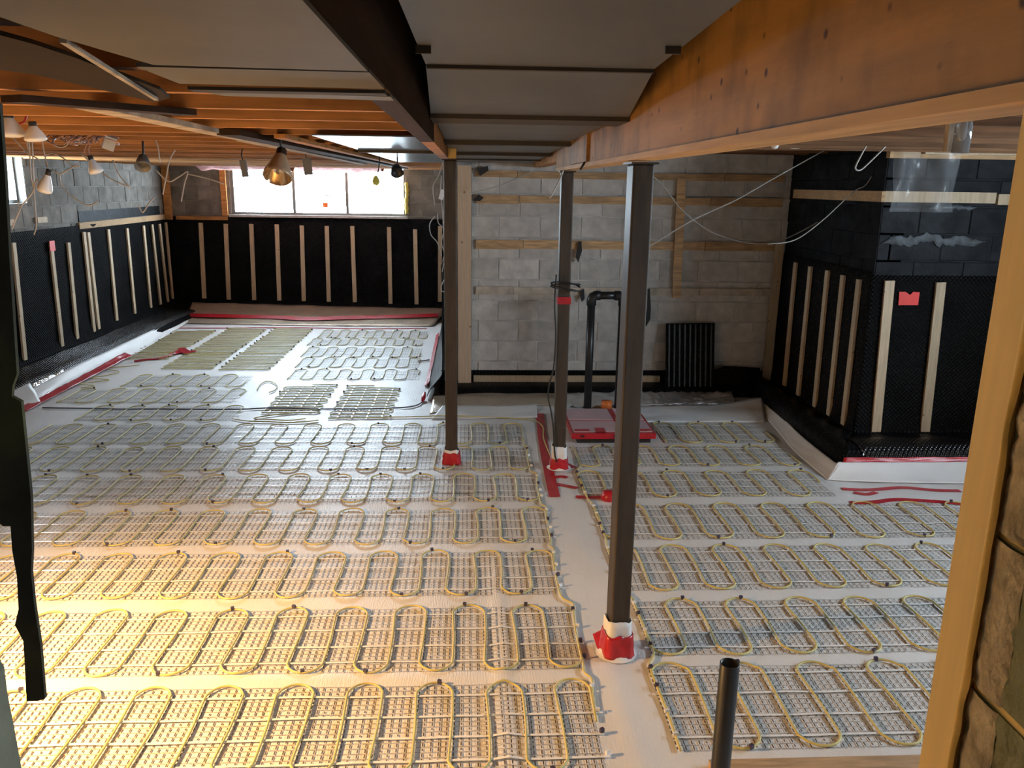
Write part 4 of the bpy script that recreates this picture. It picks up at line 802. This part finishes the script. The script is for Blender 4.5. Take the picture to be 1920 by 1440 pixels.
# clear poly sheet over the tar wall
def polyf(u, v):
    x = 3.10+.52*u+.05*(v-.5)*u; z = 2.36-.48*v; return V(x, RF-.10-.05*math.sin(u*9+v*2)-.035*nz(u*5, v*2), z)
tag(solid(ob('poly_sheet', MB().grid(polyf, 40, 24), 'poly', None, True), .001, 0), 'clear crinkled plastic sheet hanging over the tar coated corner', 'plastic sheet')

# ------------------------------------------------------------------ doorway in the foreground
tag(ob('door_stud', MB().box(.612, .650, .842, .905, 0, 2.155), 'stud'), 'yellow pine stud lining the right side of the doorway', 'stud')
jmb = thing('door_jamb', 'weathered concrete block jamb right of the yellow stud', 'wall', (.66, .7, 0))
ob('foam_seal', MB().grid(lambda u, v: (.609-.004*math.sin(math.pi*v), .846-.014*v*(1+.8*nz(u*14, 2)+.7*nz(u*40, 5)), 2.13*u), 160, 5), 'foam', jmb, True)
zz = -.14
for i in range(12):
    zb_ = min(zz+.19, 2.12); ph = i*3.1
    def edge(u, v, z0=zz, z1=zb_, ph=ph): return V(.617+.003*nz(u*9, v*6, ph)-.004*math.sin(math.pi*v), .838-.058*v+.006*nz(u*7, ph)*(1 if v > .5 else 0), z0+(z1-z0)*u)
    bk = ob('block', MB().box(.617, 1.0, .40, .838, zz+.002, zb_), 'doorblock', jmb)
    ob('raw_edge', MB().grid(edge, 18, 6), 'blockedge', bk, True)
    zz += .1995
ob('mortar_bed', MB().box(.6195, .99, .41, .836, 0, 2.12), 'foam', jmb)
# torn tar paper and block stub at left
tpz = thing('torn_tar_paper', 'dark torn tar paper hanging down the left side of the doorway', 'paper', (-.6, 1.0, 1.3))
poly = [(-60, 150), (2, 195), (12, 330), (20, 480), (30, 640), (34, 700), (26, 722), (24, 742), (42, 752), (50, 830), (60, 930), (62, 1030), (60, 1070), (66, 1130), (78, 1210), (86, 1308), (72, 1312), (52, 1312), (46, 1200), (30, 1170), (37, 1140), (34, 1080), (25, 1030), (22, 985), (8, 985), (-8, 972), (-60, 985)]
P = [at(x, y, Y=1.0) for x, y in poly]
from mathutils.geometry import tessellate_polygon
tri = tessellate_polygon([P]); bmx = bmesh.new(); vs = [bmx.verts.new(p) for p in P]
for t_ in tri: bmx.faces.new([vs[i_] for i_ in t_])
me = bpy.data.meshes.new('sheet'); bmx.to_mesh(me); bmx.free(); me.materials.append(M['tornpaper'])
solid(link('sheet', me, tpz), .006, 0)
stb = tag(ob('block_stub', MB().prism([at(x, y, Y=.93) for x, y in ((-80, 1190), (-6, 1226), (8, 1250), (14, 1300), (26, 1360), (44, 1460), (44, 1500), (-80, 1500))], (0, -.09, 0)), mat('grey_green_block', (.20, .21, .155), rough=.95, var=.15, vs=12, bump=.4, bs=40)), 'grey green block edge at the lower left of the doorway', 'block')
sp = thing('stub_pipe', 'black pipe stub standing upright near the doorway', 'pipe', (.83, 2.2, 0)); tpp = at(1365, 1243, Y=2.2)
ob('wall', MB().lathe((tpp.x+.006, 2.2, 0), (0, 0, 1), [(.031, 0.0), (.031, tpp.z-.002), (.029, tpp.z), (.027, tpp.z), (.026, tpp.z-.1), (0, tpp.z-.1)], 24), 'blackpipe', sp, True)
tag(ob('threshold_board', MB().box(.86, 1.9, 2.33, 2.435, 0, .035), 'batten'), 'brown board lying across the floor edge beside the pipe stub', 'board')

# ------------------------------------------------------------------ work lamp left of the doorway, out of the frame
LX, LY, LZ = -2.55, 2.45, 1.30
wl = thing('work_lamp', 'warm shaded work lamp on a stand among the mats at left', 'lamp', (LX, LY, 0))
ldir = Vector((0.42, 0.02, -1.0)).normalized(); hd = V(LX, LY, LZ)
ob('base', MB().lathe((LX-.16, LY, .02), (0, 0, 1), [(0, 0), (.16, 0), (.16, .015), (.03, .03), (.014, .05)], 24), 'blackpipe', wl, True)
ob('pole', MB().tube([(LX-.16, LY, .05), (LX-.16, LY, LZ+.10), (LX-.10, LY, LZ+.13), tuple(hd-ldir*.05)], .012, 10), 'blackpipe', wl, True)
ob('shade', MB().lathe(hd-ldir*.06, ldir, [(0, 0), (.03, .002), (.05, .04), (.10, .085), (.11, .09), (.104, .09), (.048, .05), (.028, .012), (0, .01)], 28), 'galv', wl, True)
ob('bulb', MB().lathe(hd-ldir*.045, ldir, [(.012, 0), (.016, .02), (.03, .05), (.026, .075), (0, .088)], 18), emis('lit_warm_bulb', (1.0, .62, .25), 30.0), wl, True)
ld = bpy.data.lights.new('work_lamp_light', 'SPOT'); ld.energy = 760.0; ld.color = (1.0, 0.56, 0.20); ld.shadow_soft_size = 0.05
ld.spot_size = math.radians(150); ld.spot_blend = 0.9
lo_ = bpy.data.objects.new('work_lamp_light', ld); lo_.location = hd + ldir*.075; lo_.rotation_euler = ldir.to_track_quat('-Z', 'Y').to_euler(); COL.objects.link(lo_)
